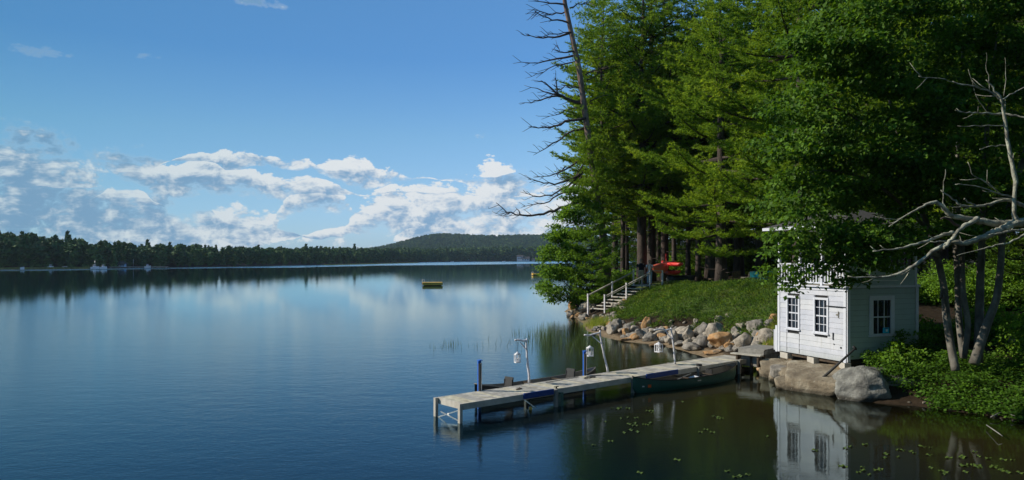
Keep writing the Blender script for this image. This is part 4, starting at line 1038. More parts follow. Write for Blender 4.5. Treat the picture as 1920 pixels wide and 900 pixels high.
# grass tufts by the landing, by the stair foot
def tuft_patch(name, spots, mat, label, L, seed, sp=.25, nper=500):
    r = np.random.default_rng(seed); CC = []
    for (x, y, s) in spots:
        m = int(nper*s); c = np.stack([x+r.normal(size=m)*sp*s, y+r.normal(size=m)*sp*s], 1); z = height(c[:, 0], c[:, 1])[0]; CC.append(np.column_stack([c, np.maximum(z, 0)]))
    C = np.concatenate(CC); D = unit(np.array([0, 0, 1.1])+r.normal(size=C.shape)*.42)
    V, Fc = needle_tris(C, D, L*r.uniform(.5, 1.2, len(C)), np.full(len(C), .02), r)
    return tag(link(name, npmesh(name, V, Fc), MAT[mat]), label, kind='stuff')
p1, p2 = P(1120, 596, .5), P(1128, 600, .5)
tuft_patch('tall_grass', [(p1.x, p1.y, 1.5), (p2.x, p2.y, 1.2)], 'grass_blades', 'clump of tall yellow green grass by the stair foot', .55, 3)
pts = [P(px, py, .9) for px, py in [(1420, 640), (1435, 640), (1450, 636), (1445, 630), (1410, 645), (1455, 628)]]
tuft_patch('tall_grass', [(p.x, p.y, .9) for p in pts], 'grass_blades', 'bright grass behind the landing beside the boathouse', .28, 4)
# undergrowth on the right bank
rng = np.random.default_rng(33)
def ugz(X, Y, Z, d): return (d > -.02+.10*sinnoise(X*2, Y*2)) & (X > 10.6) & (Y < 23.6+.35*(X-11)) & shed_clear(X, Y) & (((X-10)*.9+(Y-21)*1.0 > .6) | (X > 11.3))
X, Y, Z, d = field_points(34000, 10, 19.5, 14.5, 27, rng, ugz)
lump = np.clip((sinnoise(X*2.6, Y*2.6)+1)*.5, 0, 1); pathy = sinnoise(X*.8+3, Y*.9); kk = (rng.random(len(X)) < np.where(d < .9, .9, .25+.75*lump)) & ~((pathy > .45) & (d > 1.8)); X, Y, Z, lump, d = X[kk], Y[kk], Z[kk], lump[kk], d[kk]
n = len(X); hh = rng.uniform(.05, 1, n)*(.10+.38*lump)*np.clip(d/1.0, .55, 1)
C = np.stack([X, Y, Z+hh], 1); C = np.repeat(C, 6, 0)+rng.normal(size=(n*6, 3))*np.array([.09, .09, .035])
D = unit(rng.normal(size=C.shape)*np.array([1, 1, .25])+np.array([-.3, -.3, -.15])); N = unit(np.array([-.35, -.25, 1])+rng.normal(size=C.shape)*.4)
V, Fc = leaf_quads(C, D, N, rng.uniform(.05, .12, len(C)), rng.uniform(.035, .08, len(C)))
tag(link('undergrowth', npmesh('undergrowth', V, Fc), MAT['herb_leaves']), 'bright leafy undergrowth covering the bank under the maple', kind='stuff')
# darker shrubs further back on the right
def shrub(px, Y, w, h, label, mat='shrub_leaves', seed=1, Lf=.10, name='leafy_shrub', group=None):
    p = ground_at(px, Y); e = empty(name, p, 0, label, 'shrub', group); rr = np.random.default_rng(seed); rg = random.Random(seed); pads = []; st = MB()
    for k in range(int(16*w*h)+8):
        a = rg.uniform(0, 6.28); r = w*.5*math.sqrt(rg.random()); z = rg.uniform(.15, 1)*h*(1-.5*(r/(w*.5))**2); s = rg.uniform(.14, .28)*max(w, .8)
        c = (math.cos(a)*r, math.sin(a)*r, z); pads.append((c, (s, s, s*.5)))
        if k < 9: st.tube([Vector((0, 0, 0)), Vector((c[0]*.5, c[1]*.5, c[2]*.6)), Vector(c)], [.02, .014, .006], 5)
    V, Fc = pads_mesh(pads, 190*(.1/Lf)**1.2, Lf, rr, flat=.6); st.build('stem', MAT['dark_wood'], e); link('foliage', npmesh('foliage', V, Fc), MAT[mat], e); return e
for i, (px, Y, w, h, lab) in enumerate([(1850, 24, 1.8, 1.3, 'leafy shrub right behind the maple stems'), (1900, 23.5, 1.9, 1.2, 'bright leafy shrub at the right edge, above the pale rock'), (1958, 21, 2, 1.6, 'shrub cut off by the right edge of the picture'),
      (1690, 22.1, .9, .75, 'shrub at the foot of the boathouse side wall'), (1660, 21.9, .7, .55, 'small shrub below the side window of the boathouse'), (1740, 23.8, 1.4, .9, 'shaded shrub between the boathouse and the maple'),
      (1620, 30.5, 2.4, 1.5, 'dark shrub behind the boathouse'), (1780, 30, 2.6, 1.6, 'dark shrub far behind the maple stems'), (1880, 29, 2.8, 1.9, 'dark shrub deep in the shade at the right')]):
    shrub(px, Y, w, h, lab, seed=60+i)
for i, (px, Y, w, h, lab) in enumerate([(1135, 56, 2.0, 1.6, 'dark bush left of the two people'), (1160, 58, 2.4, 1.8, 'dark bush behind the left stair rail'), (1095, 54, 1.6, 1.5, 'bush under the leafy tree at the point'), (1185, 60, 2.0, 1.5, 'bush just behind the people at the stair top'),
      (1280, 67, 3.4, 1.8, 'dark bush deep between the pine trunks behind the kayaks'), (1320, 70, 4, 2.0, 'dark bush deep between the pine trunks at the middle of the lawn'), (1375, 72, 4.4, 2.2, 'dark bush behind the lawn chairs'), (1440, 70, 5, 2.4, 'dark bush in the wood left of the boathouse roof')]):
    shrub(px, Y, w, h, lab, seed=80+i, Lf=.16)
# vine climbing the side wall
def vine():
    base = sh(2.0, -.12, -.15); e = empty('climbing_vine', base, 0, 'thin vine climbing the side wall below the window', 'vine'); rg = random.Random(2)
    pts = [Vector((0, 0, 0)), Vector((.05, -.03, .35)), Vector((-.08, 0, .7)), Vector((-.02, 0, .95))]
    MB().tube(pts, [.012, .01, .008, .005], 5).build('stem', MAT['dark_wood'], e)
    pads = [((p.x+rg.uniform(-.08, .08), p.y-.03, p.z+rg.uniform(-.08, .08)), (.13, .06, .12)) for p in pts for _ in range(2)]
    V, Fc = pads_mesh(pads, 700, .08, np.random.default_rng(3), flat=.7); link('foliage', npmesh('foliage', V, Fc), MAT['maple_leaves'], e)
vine()
# reeds
def reeds(name, spots, label, L, seed, n):
    r = np.random.default_rng(seed); c = np.concatenate([np.array([[p.x, p.y]])+r.normal(size=(int(n*w), 2))*np.array([sx, sy]) for p, sx, sy, w in spots])
    c = c[height(c[:, 0], c[:, 1])[1] < -.1]
    C = np.column_stack([c, np.full(len(c), -.05)]); D = unit(np.array([0, 0, 1])+r.normal(size=C.shape)*.13)
    V, Fc = needle_tris(C, D, L*r.uniform(.4, 1.1, len(C)), np.full(len(C), .018), r)
    tag(link(name, npmesh(name, V, Fc), MAT['reed_green']), label, kind='stuff')
reeds('water_reeds', [(P(1050, 640), 1.3, 2.0, 1), (P(1090, 650), 1.0, 1.6, .8), (P(1020, 625), .9, 2, .5)], 'green reeds standing in the shallow bay', .55, 5, 280)
reeds('water_reeds', [(P(842, 648), .35, .5, 1), (P(860, 652), .7, .5, .6), (P(910, 652), .4, .6, .3)], 'sparse reeds standing in open water left of the lantern', .45, 6, 26)
# lily pads
lp = bmesh.new(); vs = [lp.verts.new((0, 0, .004))]+[lp.verts.new((math.cos(a)*.5, math.sin(a)*.5, .006+.015*math.sin(3*a))) for a in [(.22+i*(6.283-.44)/15) for i in range(16)]]
for i in range(1, 16): lp.faces.new((vs[0], vs[i], vs[i+1]))
lme = bpy.data.meshes.new('lily_pad'); lp.to_mesh(lme); lp.free(); lme.materials.append(MAT['lily_green'])
rg = random.Random(14)
PADC = []
for q_ in [(1165, 768, 8), (1180, 784, 6), (1180, 796, 8), (1184, 812, 5), (1225, 772, 6), (1350, 786, 7), (1232, 796, 5), (1330, 812, 5), (1145, 793, 2), (1145, 826, 1), (1275, 860, 1), (1100, 836, 1), (1195, 886, 3), (1380, 896, 6), (1370, 890, 4),
        (1540, 855, 3), (1610, 840, 5), (1600, 876, 6), (1665, 854, 6), (1640, 886, 9), (1720, 850, 7), (1730, 840, 5), (1770, 856, 6), (1780, 884, 9), (1830, 856, 8), (1840, 875, 9), (1880, 862, 6), (1890, 885, 8), (1800, 870, 6), (1280, 752, 3), (1435, 816, 2)]: PADC.append((q_[0], q_[1], max(1, int(q_[2]*.6))))
for px, py, n in PADC:
    c = P(px, py, 0)
    for _ in range(n):
        x, y = c.x+rg.gauss(0, .16), c.y+rg.gauss(0, .14)
        if hz(x, y) > -.03: continue
        o = bpy.data.objects.new('lily_pad', lme); COL.objects.link(o); s = rg.uniform(.07, .145)
        o.location = (x, y, .004+rg.uniform(0, .006)); o.scale = (s, s, 1); o.rotation_euler = (0, 0, rg.uniform(0, 6.28))
        tag(o, 'one of the small green lily pads floating on the dark water near the dock', 'lily pad', 'lily pads floating on the dark water')

# ------------------------------------------------------------------ boathouse
def boathouse():
    W_, D_, H1 = 2.8, 3.07, 2.25                     # along the side wall (x), along the front (y), lower storey
    e = empty('boathouse', SHO, SHA_, 'small white two storey boathouse with paned windows on the rock ledge at the water', 'boathouse')
    rg = random.Random(1)
    def boards(x0, y0, x1, y1, z0, z1, holes, nrm, name, mat, hb=.165):
        """clapboards along the wall from (x0,y0) to (x1,y1), leaving the window holes (a0,a1,z0,z1) open"""
        mb = MB(); L = math.hypot(x1-x0, y1-y0); ux, uy = (x1-x0)/L, (y1-y0)/L; z = z0
        while z < z1-.01:
            h = min(hb, z1-z); segs = [(0, L)]
            for a0, a1, b0, b1 in holes:
                if b1 > z+.004 and b0 < z+h-.004: segs = [s for (p, q) in segs for s in ((p, min(q, a0)), (max(p, a1), q)) if s[1]-s[0] > .01]
            for p, q in segs:
                mid = (p+q)/2; t = .022+rg.uniform(-.002, .002); tilt = .009
                cx, cy = x0+ux*mid, y0+uy*mid
                A = [Vector((x0+ux*s+nrm[0]*o_, y0+uy*s+nrm[1]*o_, zz)) for s in (p, q) for zz, o_ in ((z+.0045, t+tilt), (z+h-.002, t), (z+h-.002, 0), (z+.0045, 0))]
                mb.add(A, [(0, 1, 2, 3), (7, 6, 5, 4), (0, 4, 5, 1), (1, 5, 6, 2), (2, 6, 7, 3), (3, 7, 4, 0)])
            z += h
        o = mb.build(name, MAT[mat], e); bmx = bmesh.new(); bmx.from_mesh(o.data); bmesh.ops.recalc_face_normals(bmx, faces=bmx.faces); bmx.to_mesh(o.data); bmx.free(); return o
    fw = [(.765, 1.32, .80, 1.86), (2.05, 2.59, .82, 1.86)]
    sw_ = [(.96, 1.70, .80, 1.88)]
    boards(0, D_, 0, 0, 0, H1-.1, [(D_-b, D_-a, c, d) for a, b, c, d in fw], (-1, 0), 'front_wall', 'white_paint')
    boards(0, 0, W_, 0, .08, H1+.0, sw_, (0, -1), 'side_wall', 'white_paint_shaded')
    boards(W_, D_, 0, D_, 0, H1, [], (0, 1), 'side_wall', 'white_paint'); boards(W_, 0, W_, D_, 0, H1, [], (1, 0), 'back_wall', 'white_paint')
    lin = MB()
    # sheathing behind the boards (dark seams show between them), with the window holes left open
    def sheath(L, holes, f):
        xs = sorted({0.02, L-.02, *[h for a in holes for h in a[:2]]}); zs = sorted({.02, H1-.02, *[h for a in holes for h in a[2:]]})
        for i in range(len(xs)-1):
            for j in range(len(zs)-1):
                m_, z_ = (xs[i]+xs[i+1])/2, (zs[j]+zs[j+1])/2
                if any(a < m_ < b and c < z_ < d for a, b, c, d in holes): continue
                f(m_, z_, xs[i+1]-xs[i], zs[j+1]-zs[j])
    sheath(D_, fw, lambda m_, z_, w, h: lin.box((.012, m_, z_), (.016, w, h)))
    sheath(W_, sw_, lambda m_, z_, w, h: lin.box((m_, .012, z_), (w, .016, h)))
    lin.box((W_/2, D_-.012, H1/2), (W_-.04, .016, H1-.04)); lin.box((W_-.012, D_/2, H1/2), (.016, D_-.04, H1-.04)); lin.box((W_/2, D_/2, .05), (W_-.06, D_-.06, .06))
    lin.build('sheathing', MAT['dark_gap'], e)
    tr = MB()
    for (x, y) in ((-.03, .045), (-.03, D_-.045)): tr.box((x, y, H1/2-.02), (.03, .10, H1))
    tr.box((.035, -.035, H1/2), (.11, .03, H1)); tr.box((W_-.05, -.035, H1/2+.04), (.11, .03, H1+.1))
    tr.box((-.035, D_/2, H1-.05), (.03, D_-.16, .11)); tr.box((-.06, D_/2, H1+.02), (.14, D_+.16, .045)); tr.box((W_/2+.09, -.045, H1+.03), (W_-.05, .05, .07))
    tr.build('corner_trim', MAT['trim_paint'], e)
    # seams of the two board doors in the front wall
    se = MB()
    for y, z0, z1 in ((2.03, 0.02, 2.02), (2.63, .02, 1.9), (1.35, .75, 1.98), (.74, .75, 1.98)): se.box((-.031, y, (z0+z1)/2), (.004, .012, z1-z0))
    se.build('door_seam', MAT['dark_gap'], e)
    hw = MB(); hw.box((-.045, .40, 1.66), (.02, .80, .035)); hw.box((-.045, .80, 1.66), (.03, .03, .09)); hw.build('strap_hinge', MAT['black'], e)
    lt = MB(); lt.box((-.045, .30, 1.42), (.02, .03, .20)); lt.box((-.045, .36, 1.42), (.02, .07, .05)); lt.build('latch', MAT['grey_wood'], e)
    ht = MB(); ht.box((-.043, .52, .74), (.02, .03, .22)); ht.box((-.043, .49, .50), (.018, .03, .03)); ht.box((-.043, .20, .42), (.018, .04, .05)); ht.build('bolt', MAT['black'], e)
    def window(o, ax, nrm, a0, a1, z0, z1, nx_, nz, frame='trim_paint', fr=.05, label=None):
        """o: origin on the wall, ax: direction along it"""
        ax = Vector(ax); nrm = Vector(nrm); o = Vector(o)
        def bx(mb, a, b, c, d, dep, off):
            cc = o+ax*((a+b)/2)+nrm*off+Vector((0, 0, (c+d)/2)); sx = abs(ax.x)*(b-a)+abs(nrm.x)*dep; sy = abs(ax.y)*(b-a)+abs(nrm.y)*dep; mb.box(cc, (sx, sy, d-c))
        g = MB(); bx(g, a0+.005, a1-.005, z0+.005, z1-.005, .01, -.03); w = g.build('window', MAT['glass_dark'], e)
        if label: w['label'] = label
        f = MB()
        bx(f, a0-fr, a0+.02, z0, z1+fr, .05, .03); bx(f, a1-.02, a1+fr, z0, z1+fr, .05, .03); bx(f, a0+.021, a1-.021, z1-.02, z1+fr, .045, .03); bx(f, a0+.021, a1-.021, z0-.01, z0+.03, .045, .027)
        f.build('window_frame', MAT[frame], w)
        m_ = MB()
        for i in range(1, nx_): a = a0+(a1-a0)*i/nx_; bx(m_, a-.009, a+.009, z0+.031, z1-.021, .02, .0)
        for j in range(1, nz):
            z = z0+(z1-z0)*j/nz; t = .02 if j == nz//2 else .009; bx(m_, a0+.021, a1-.021, z-t, z+t, .018, .0)
        m_.build('glazing_bars', MAT[frame], w)
        s = MB(); bx(s, a0-fr-.03, a1+fr+.03, z0-.05, z0-.012, .09, .045); s.build('sill', MAT[frame], w)
        return w
    for (a, b, c, d), lab in zip(fw, ('right hand twelve pane front window', 'left hand twelve pane front window')): window((-.0, 0, 0), (0, 1, 0), (-1, 0, 0), a, b, c, d, 3, 4, label=lab)
    window((0, 0, 0), (1, 0, 0), (0, -1, 0), sw_[0][0], sw_[0][1], sw_[0][2], sw_[0][3], 3, 2, 'trim_paint', .12, 'dark side window with a turquoise box on its sill')
    # upper deck: posts, railing, screened room, roof
    fl = MB(); fl.box((W_/2, D_/2, H1-.02), (W_-.02, D_-.02, .05)); fl.build('deck_floor', MAT['old_wood'], e)
    HU = 1.80
    posts = [(-.01, .04), (-.01, 1.02), (-.01, 2.02), (-.01, D_-.05), (W_-.05, .04), (W_-.05, D_-.05)]
    for x, y in posts: MB().box((x, y, H1+.045+HU/2), (.085, .085, HU)).build('porch_post', MAT['trim_paint'], e)
    rl = MB()
    for z in (.12, .72): rl.box((-.01, D_/2, H1+z), (.05, D_-.1, .045))
    rl.build('railing', MAT['trim_paint'], e)
    bl = MB(); y = .14
    while y < D_-.12: bl.box((-.01, y, H1+.42), (.03, .045, .56)); y += .125
    bl.build('balusters', MAT['trim_paint'], e)
    room = MB(); room.box((W_-.28, D_/2, H1+.95), (.5, D_-.3, 1.75)); room.build('porch_room', MAT['porch_inside'], e)
    boards(.09, .03, W_-.1, .03, H1+.05, H1+.62, [], (0, -1), 'parapet', 'white_paint_shaded')
    MB().box((W_/2, .09, H1+1.2), (W_-.2, .02, 1.14)).build('screen', MAT['glass_dark'], e)
    mu = MB(); mu.box((W_/2, .06, H1+.65), (W_-.2, .05, .05))
    for i in range(1, 8): mu.box((W_*i/8, .06, H1+1.23), (.035, .03, 1.1))
    mu.build('mullions', MAT['white_paint_shaded'], e)
    rf = MB(); z0 = H1+HU+.04; ov = .38
    a, b, c, d = (-ov, -ov), (W_+ov, -ov), (W_+ov, D_+ov), (-ov, D_+ov)
    base = [Vector((*p, z0+.10)) for p in (a, b, c, d)]; ap = Vector((W_/2, D_/2, z0+.75))
    rf.add(base+[ap], [(0, 1, 4), (1, 2, 4), (2, 3, 4), (3, 0, 4), (3, 2, 1, 0)]); rf.build('roof', MAT['roof_shingle'], e)
    ea = MB(); ea.prism([a, b, c, d], z0, z0+.095); ea.build('eaves', MAT['trim_paint'], e)
    # dark crawl space skirt and sill beam
    sk = MB(); sk.box((.12, D_/2, -.06), (.14, D_-.3, .10)); sk.box((W_/2, .10, -.04), (W_-.3, .14, .12)); sk.build('sill_beam', MAT['dark_wood'], e)
    return e
boathouse()
# box on the window sill, leaning pole
tb = empty('turquoise_box', sh(1.45, -.075, .84), SHA_, 'small turquoise box with a pale front standing on the sill of the side window', 'box')
MB().box((0, 0, .09), (.22, .05, .17)).build('case', MAT['turquoise'], tb, .008); MB().box((0, -.028, .09), (.07, .006, .07)).build('front_panel', MAT['lantern_white'], tb)
MB().box((0, -.028, .155), (.16, .006, .02)).build('lid_edge', MAT['blue_vinyl'], tb)
pe = empty('leaning_pole', P(1520, 728, .05), 0, 'long black pole leaning from the water against the boathouse corner', 'pole')
a0, b0 = P(1516, 733, 0), Q(1604, 653, 21.6); loc = pe.location.copy()
MB().tube([a0-loc, a0.lerp(b0, .5)-loc, b0-loc], [.05, .04, .03], 8).build('shaft', MAT['rubber_black'], pe)
MB().tube([b0-loc+Vector((-.07, 0, .05)), b0-loc, b0-loc+Vector((.03, 0, -.05))], [.035, .035, .02], 8).build('hook', MAT['rubber_black'], pe)
MB().tube([P(1524, 730, 0)-loc, P(1550, 703, .35)-loc], [.05, .05], 8).build('sleeve', MAT['rubber_black'], pe)
# side step and white board on the far side of the boathouse
wb = empty('white_gate', sh(.04, 3.22, -.05), SHA_, 'short white board gate beside the far corner of the boathouse', 'gate')
MB().box((0, 0, .45), (.05, .09, .9)).build('gate_post', MAT['trim_paint'], wb); MB().box((.0, .10, .40), (.03, .08, .7)).build('gate_board', MAT['white_paint'], wb)

# ------------------------------------------------------------------ dock
DU = Vector((.762, .648, 0)).normalized(); DV = Vector((-DU.y, DU.x, 0)); DO = Vector((-1.2, 18.0, 0)); DZ = .47; DW = 1.12
DA = math.atan2(DU.y, DU.x)
def dock():
    e = empty('dock', DO, DA, 'long weathered wooden dock in four sections running from the shore into the lake', 'dock')
    ts = [0, 3.09, 6.27, 9.54, 12.75]; rg = random.Random(4)
    for i in range(4):
        t0, t1 = ts[i]+.012, ts[i+1]-.012; dk = MB(); n = 0; t = t0+.05
        while t < t1-.05:
            w = .138; dk.box((t+w/2, DW/2, DZ-.018+rg.uniform(-.003, .003)), (w-.015, DW-.07, .032)); t += w+.001
        o = dk.build('deck_section', MAT['old_wood'], e, .004)
        fr = MB()
        for y in (.018, DW-.018): fr.box(((t0+t1)/2, y, DZ-.078), (t1-t0, .036, .155))
        for x in (t0+.018, t1-.018): fr.box((x, DW/2, DZ-.078), (.036, DW-.074, .153))
        for x in (t0+1.05, t0+2.1): fr.box((x, DW/2, DZ-.10), (.036, DW-.074, .10))
        fr.build('frame', MAT['pale_wood'], o)
        jt = MB(); jt.box((t1-.006, DW/2, DZ+.003), (.03, DW, .006)); jt.build('joint_strip', MAT['aluminium'], o)
    def leg(t, y, top=DZ-.0, bot=-1.2, mat='pale_wood', w=.085): return MB().box((t, y, (top+bot)/2), (w, w, top-bot)).build('leg', MAT[mat], e)
    for t, y in ((-.045, .04), (-.045, DW-.04), (3.09, -.045), (6.27, -.045), (9.54, -.045), (3.09, DW+.045), (9.54, DW+.045), (11.9, -.045)): leg(t, y, mat='pale_wood' if t < 0 else 'grey_wood')
    lb = leg(3.28, -.045, DZ-.1, -1.0, 'canoe_green', .10); lb['label'] = 'green painted leg under the first joint'
    MB().beam((-.045, .1, .30), (-.045, DW-.1, -.02), .012, .03).build('cross_brace', MAT['aluminium'], e)
    MB().beam((-.075, .1, .06), (-.075, DW-.3, .16), .012, .03).build('cross_brace', MAT['aluminium'], e)
    MB().beam((2.6, .1, -.05), (2.6, DW-.1, .26), .012, .03).build('cross_brace', MAT['aluminium'], e)
    # blue fenders along the near edge
    for t0, t1 in ((1.95, 3.02), (6.9, 8.45)):
        m = MB(); m.box(((t0+t1)/2, -.03, DZ-.05), (t1-t0, .05, .15)); m.build('fender', MAT['blue_vinyl'], e, .008)
    for t in (3.2, 9.75):
        m = MB(); m.lathe((t, .05, DZ), [(.03, 0), (.02, .03), (.02, .04), (.01, .045)], 8); m.box((t, .05, DZ+.05), (.16, .025, .02)); m.build('cleat', MAT['black'], e)
    return e
dock()
def dk(t, y, z=0.0): v = DO+DU*t+DV*y; return Vector((v.x, v.y, DZ+z))
def blue_post(t, top, label):
    e = empty('mooring_post', dk(t, DW+.03), DA, label, 'post')
    MB().box((0, .02, (top-1.6)/2+.0), (.10, .05, top+1.6)).build('blue_face', MAT['blue_paint'], e, .004)
    MB().box((.012, -.032, top/2-.05), (.035, .05, top-.02)).build('steel_strip', MAT['aluminium'], e)
    MB().box((-.03, -.032, top/2-.05), (.045, .046, top-.04)).build('black_strip', MAT['rubber_black'], e)
    MB().box((0, 0, top+.012), (.115, .11, .022)).build('cap', MAT['blue_paint'], e)
    return e
blue_post(1.42, .80, 'blue mooring post near the outer end of the dock')
blue_post(5.45, .72, 'blue mooring post beside the middle lantern of the dock')
def lantern_post(base_px, pts, arm, brace, lan, label, lab2):
    (bx, by, bY) = base_px; base = Q(bx, by, bY)
    e = empty('lantern_post', base, 0, label, 'post'); rg = random.Random(bx)
    def curve3(ps, r0, r1, name):
        P3 = [Q(a, b, bY+dy)-base for a, b, dy in ps]; out = [P3[0]]
        for a, b in zip(P3[:-1], P3[1:]):
            for t in (.34, .67, 1): out.append(a.lerp(b, t)+(Vector((rg.gauss(0, .007), rg.gauss(0, .007), 0)) if t < 1 else Vector()))
        n = len(out); MB().tube(out, [(r0+(r1-r0)*i/(n-1))*rg.uniform(.9, 1.1)*.8 for i in range(n)], 8).build(name, MAT['bleached_wood'], e)
        return out[-1]
    curve3([(a, b, 0) for a, b in pts], .042, .030, 'upright'); tip = curve3([(a, b, -.12*i/len(arm)) for i, (a, b) in enumerate(arm)], .032, .034, 'arm'); curve3([(a, b, -.05) for a, b in brace], .024, .020, 'brace')
    lx, ly0, ly1, lw = lan; s = bY/F; h = (ly1-ly0)*s*.66; w = lw*s*.95
    lb_ = Q(lx, ly1, bY-.08)
    L = empty('lantern', lb_, rg.uniform(.2, .8), lab2, 'lantern')
    fr = MB(); hw = w/2
    fr.box((0, 0, .012), (w, w, .024)); fr.box((0, 0, h-.012), (w, w, .024)); fr.box((0, 0, h*.5), (w*.98, .008, .01)); fr.box((0, 0, h*.5), (.008, w*.98, .01))
    for i in (-1, 1):
        for j in (-1, 1): fr.box((i*(hw-.01), j*(hw-.01), h/2), (.018, .018, h-.05))
        fr.box((i*(hw-.006), 0, h/2), (.008, .010, h-.05)); fr.box((0, i*(hw-.006), h/2), (.010, .008, h-.05))
    fr.build('frame', MAT['lantern_white'], L)
    MB().lathe((0, 0, h), [(hw*1.2, 0), (hw*.8, h*.10), (hw*.35, h*.17), (.014, h*.20), (.02, h*.24)], 4).build('roof', MAT['lantern_white'], L)
    top = h*1.24; MB().lathe((0, 0, .025), [(.03, 0), (.03, .10), (.005, .105)], 10).build('candle', MAT['lantern_white'], L)
    armz = Q(lx, arm[-1][1]+3, bY-.08).z-lb_.z
    MB().tube([(0, 0, top-.01), (0, 0, armz)], [.006, .006], 5).build('hanger', MAT['black'], L)
lantern_post((992, 720, 21.0), [(992, 720), (991, 695), (988, 668), (987, 650), (988, 635)], [(989, 638), (980, 639), (972, 637), (965, 638)], [(988, 657), (982, 650), (975, 641)], (970, 655, 680, 10),
             'crooked bleached branch post nearest the outer end of the dock', 'white lantern nearest the outer end of the dock')
lantern_post((1140, 700, 23.0), [(1140, 700), (1135, 675), (1129, 648), (1126, 632), (1125, 619)], [(1126, 623), (1115, 626), (1105, 629), (1095, 628)], [(1129, 645), (1120, 638), (1110, 630)], (1106, 643, 668, 11),
             'leaning bleached branch post beside the middle blue post', 'white lantern hanging behind the middle blue post')
lantern_post((1266, 684, 24.8), [(1266, 684), (1264, 660), (1261, 635), (1258, 614)], [(1258, 617), (1248, 619), (1238, 617), (1226, 619)], [(1261, 636), (1254, 629), (1247, 620)], (1235, 637, 660, 12),
             'straightest bleached branch post, nearest the shore', 'white lantern nearest the shore')
# ropes and odd things lying on the dock
def rope(name, pts, r, label, cat, mat='rope'):
    o = MB().tube(pts, r, 5).build(name, MAT[mat]); return tag(o, label, cat)
rope('mooring_rope', [dk(5.3+.45*math.cos(a)*(1-.02*i), .75+.12*math.sin(a*1.3), .014) for i, a in enumerate(np.linspace(0, 15, 50))], .010, 'dark rope lying loosely across the middle of the dock', 'rope')
rope('mooring_rope', [dk(9.7+.09*math.cos(a), .06+.09*math.sin(a), .015+.006*i/8) for i, a in enumerate(np.linspace(0, 22, 60))], .014, 'coil of dark rope at the dock edge above the green canoe', 'rope')
rope('mooring_rope', [dk(6.35, .07, .02), dk(6.5, -.10, -.06), dk(6.75, -.26, -.06)], .010, 'short dark rope tying the bow of the green canoe to the dock', 'rope')
rope('mooring_rope', [dk(t, .95+.05*math.sin(t*3), .014) for t in np.linspace(3.6, 5.0, 14)], .009, 'thin dark rope lying along the far edge of the dock', 'rope')
sd_ = empty('sandal', dk(2.35, .62), DA+.3, 'flat dark sandal lying on the outer dock section', 'sandal')
MB().prism([(math.cos(a)*.13, math.sin(a)*.05) for a in np.linspace(0, 5.9, 12)], .002, .02).build('sole', MAT['dark_wood'], sd_); MB().tube([(.03, -.045, .015), (.05, 0, .045), (.03, .045, .015)], .008, 5).build('strap', MAT['rubber_black'], sd_)
bo = empty('hanging_float', dk(2.3, .1, -.5), 0, 'small cream float hanging under the outer dock section', 'float')
MB().lathe((0, 0, 0), [(.005, 0), (.04, .03), (.045, .09), (.012, .12)], 10).build('body', MAT['kayak_yellow'], bo); MB().tube([(0, 0, .12), (0, 0, .38)], .005, 4).build('cord', MAT['rope'], bo)

# landing platform and step
lp_ = [P(1384, 651, .85), P(1433, 656, .85), P(1461, 653, .85), P(1459, 646, .85), P(1425, 645, .85)]
c0 = P(1433, 654, .85); LD = empty('landing_platform', (c0.x, c0.y, 0), 0, 'low grey wooden landing between the dock and the boathouse', 'platform')
A_, B_ = P(1384, 651.5, .85), P(1433, 656, .85); ax = (B_-A_).normalized(); ay = Vector((-ax.y, ax.x, 0)); ay = ay if ay.x > 0 else -ay
wl = (B_-A_).length; dl = 1.35; mb = MB(); org = Vector((c0.x, c0.y, 0)); n = 9
angL = math.atan2(ax.y, ax.x)
for i in range(n): c = A_+ax*(wl/2)+ay*(dl*(i+.5)/n)-org; mb.box((c.x, c.y, .835), (wl, dl/n-.008, .035), rz=angL)
mb.build('boards', MAT['grey_wood'], LD)
mb = MB()
for q in (.03, dl-.03): c = A_+ax*(wl/2)+ay*q-org; mb.box((c.x, c.y, .45), (wl-.10, .03, .44), rz=angL)
c = A_+ax*(wl-.06)+ay*(dl/2)-org; mb.box((c.x, c.y, .45), (.03, dl-.12, .44), rz=angL)
for q in (0, dl): c = A_+ax*(wl/2)+ay*q-org; mb.box((c.x, c.y, .745), (wl-.02, .04, .14), rz=angL)
for q in (.02, wl-.02): c = A_+ax*q+ay*(dl/2)-org; mb.box((c.x, c.y, .74), (.04, dl-.06, .13), rz=angL)
mb.build('rim', MAT['grey_wood'], LD)
for qx in (.06, wl*.5, wl-.06):
    for qy in (.04, dl-.06): c = A_+ax*qx+ay*qy-org; MB().box((c.x, c.y, .33), (.09, .09, .68), rz=angL).build('support', MAT['dark_wood'], LD)
c = A_+ax*(wl*.45)-ay*.22-org; MB().box((c.x, c.y, .665), (wl*1.15, .26, .04), rz=angL).build('step', MAT['old_wood'], LD)
pass
for qx in (.1, wl*.9):
    c = A_+ax*qx-ay*.2-org; MB().box((c.x, c.y, .45), (.06, .2, .385), rz=angL).build('step_bracket', MAT['dark_wood'], LD)
cr = empty('timber_crib', dk(12.3, .55, -.47), DA, 'dark timber crib holding up the shore end of the dock', 'crib')
for i, z in enumerate((-.1, .06, .22)):
    MB().box((0, 0, z), (.16 if i % 2 else 1.0, 1.0 if i % 2 else .16, .14)).build('timber', MAT['dark_wood'], cr)
    MB().box((.42 if i % 2 else 0, 0 if i % 2 else .42, z), (.16 if i % 2 else 1.0, 1.0 if i % 2 else .16, .138)).build('timber', MAT['dark_wood'], cr)

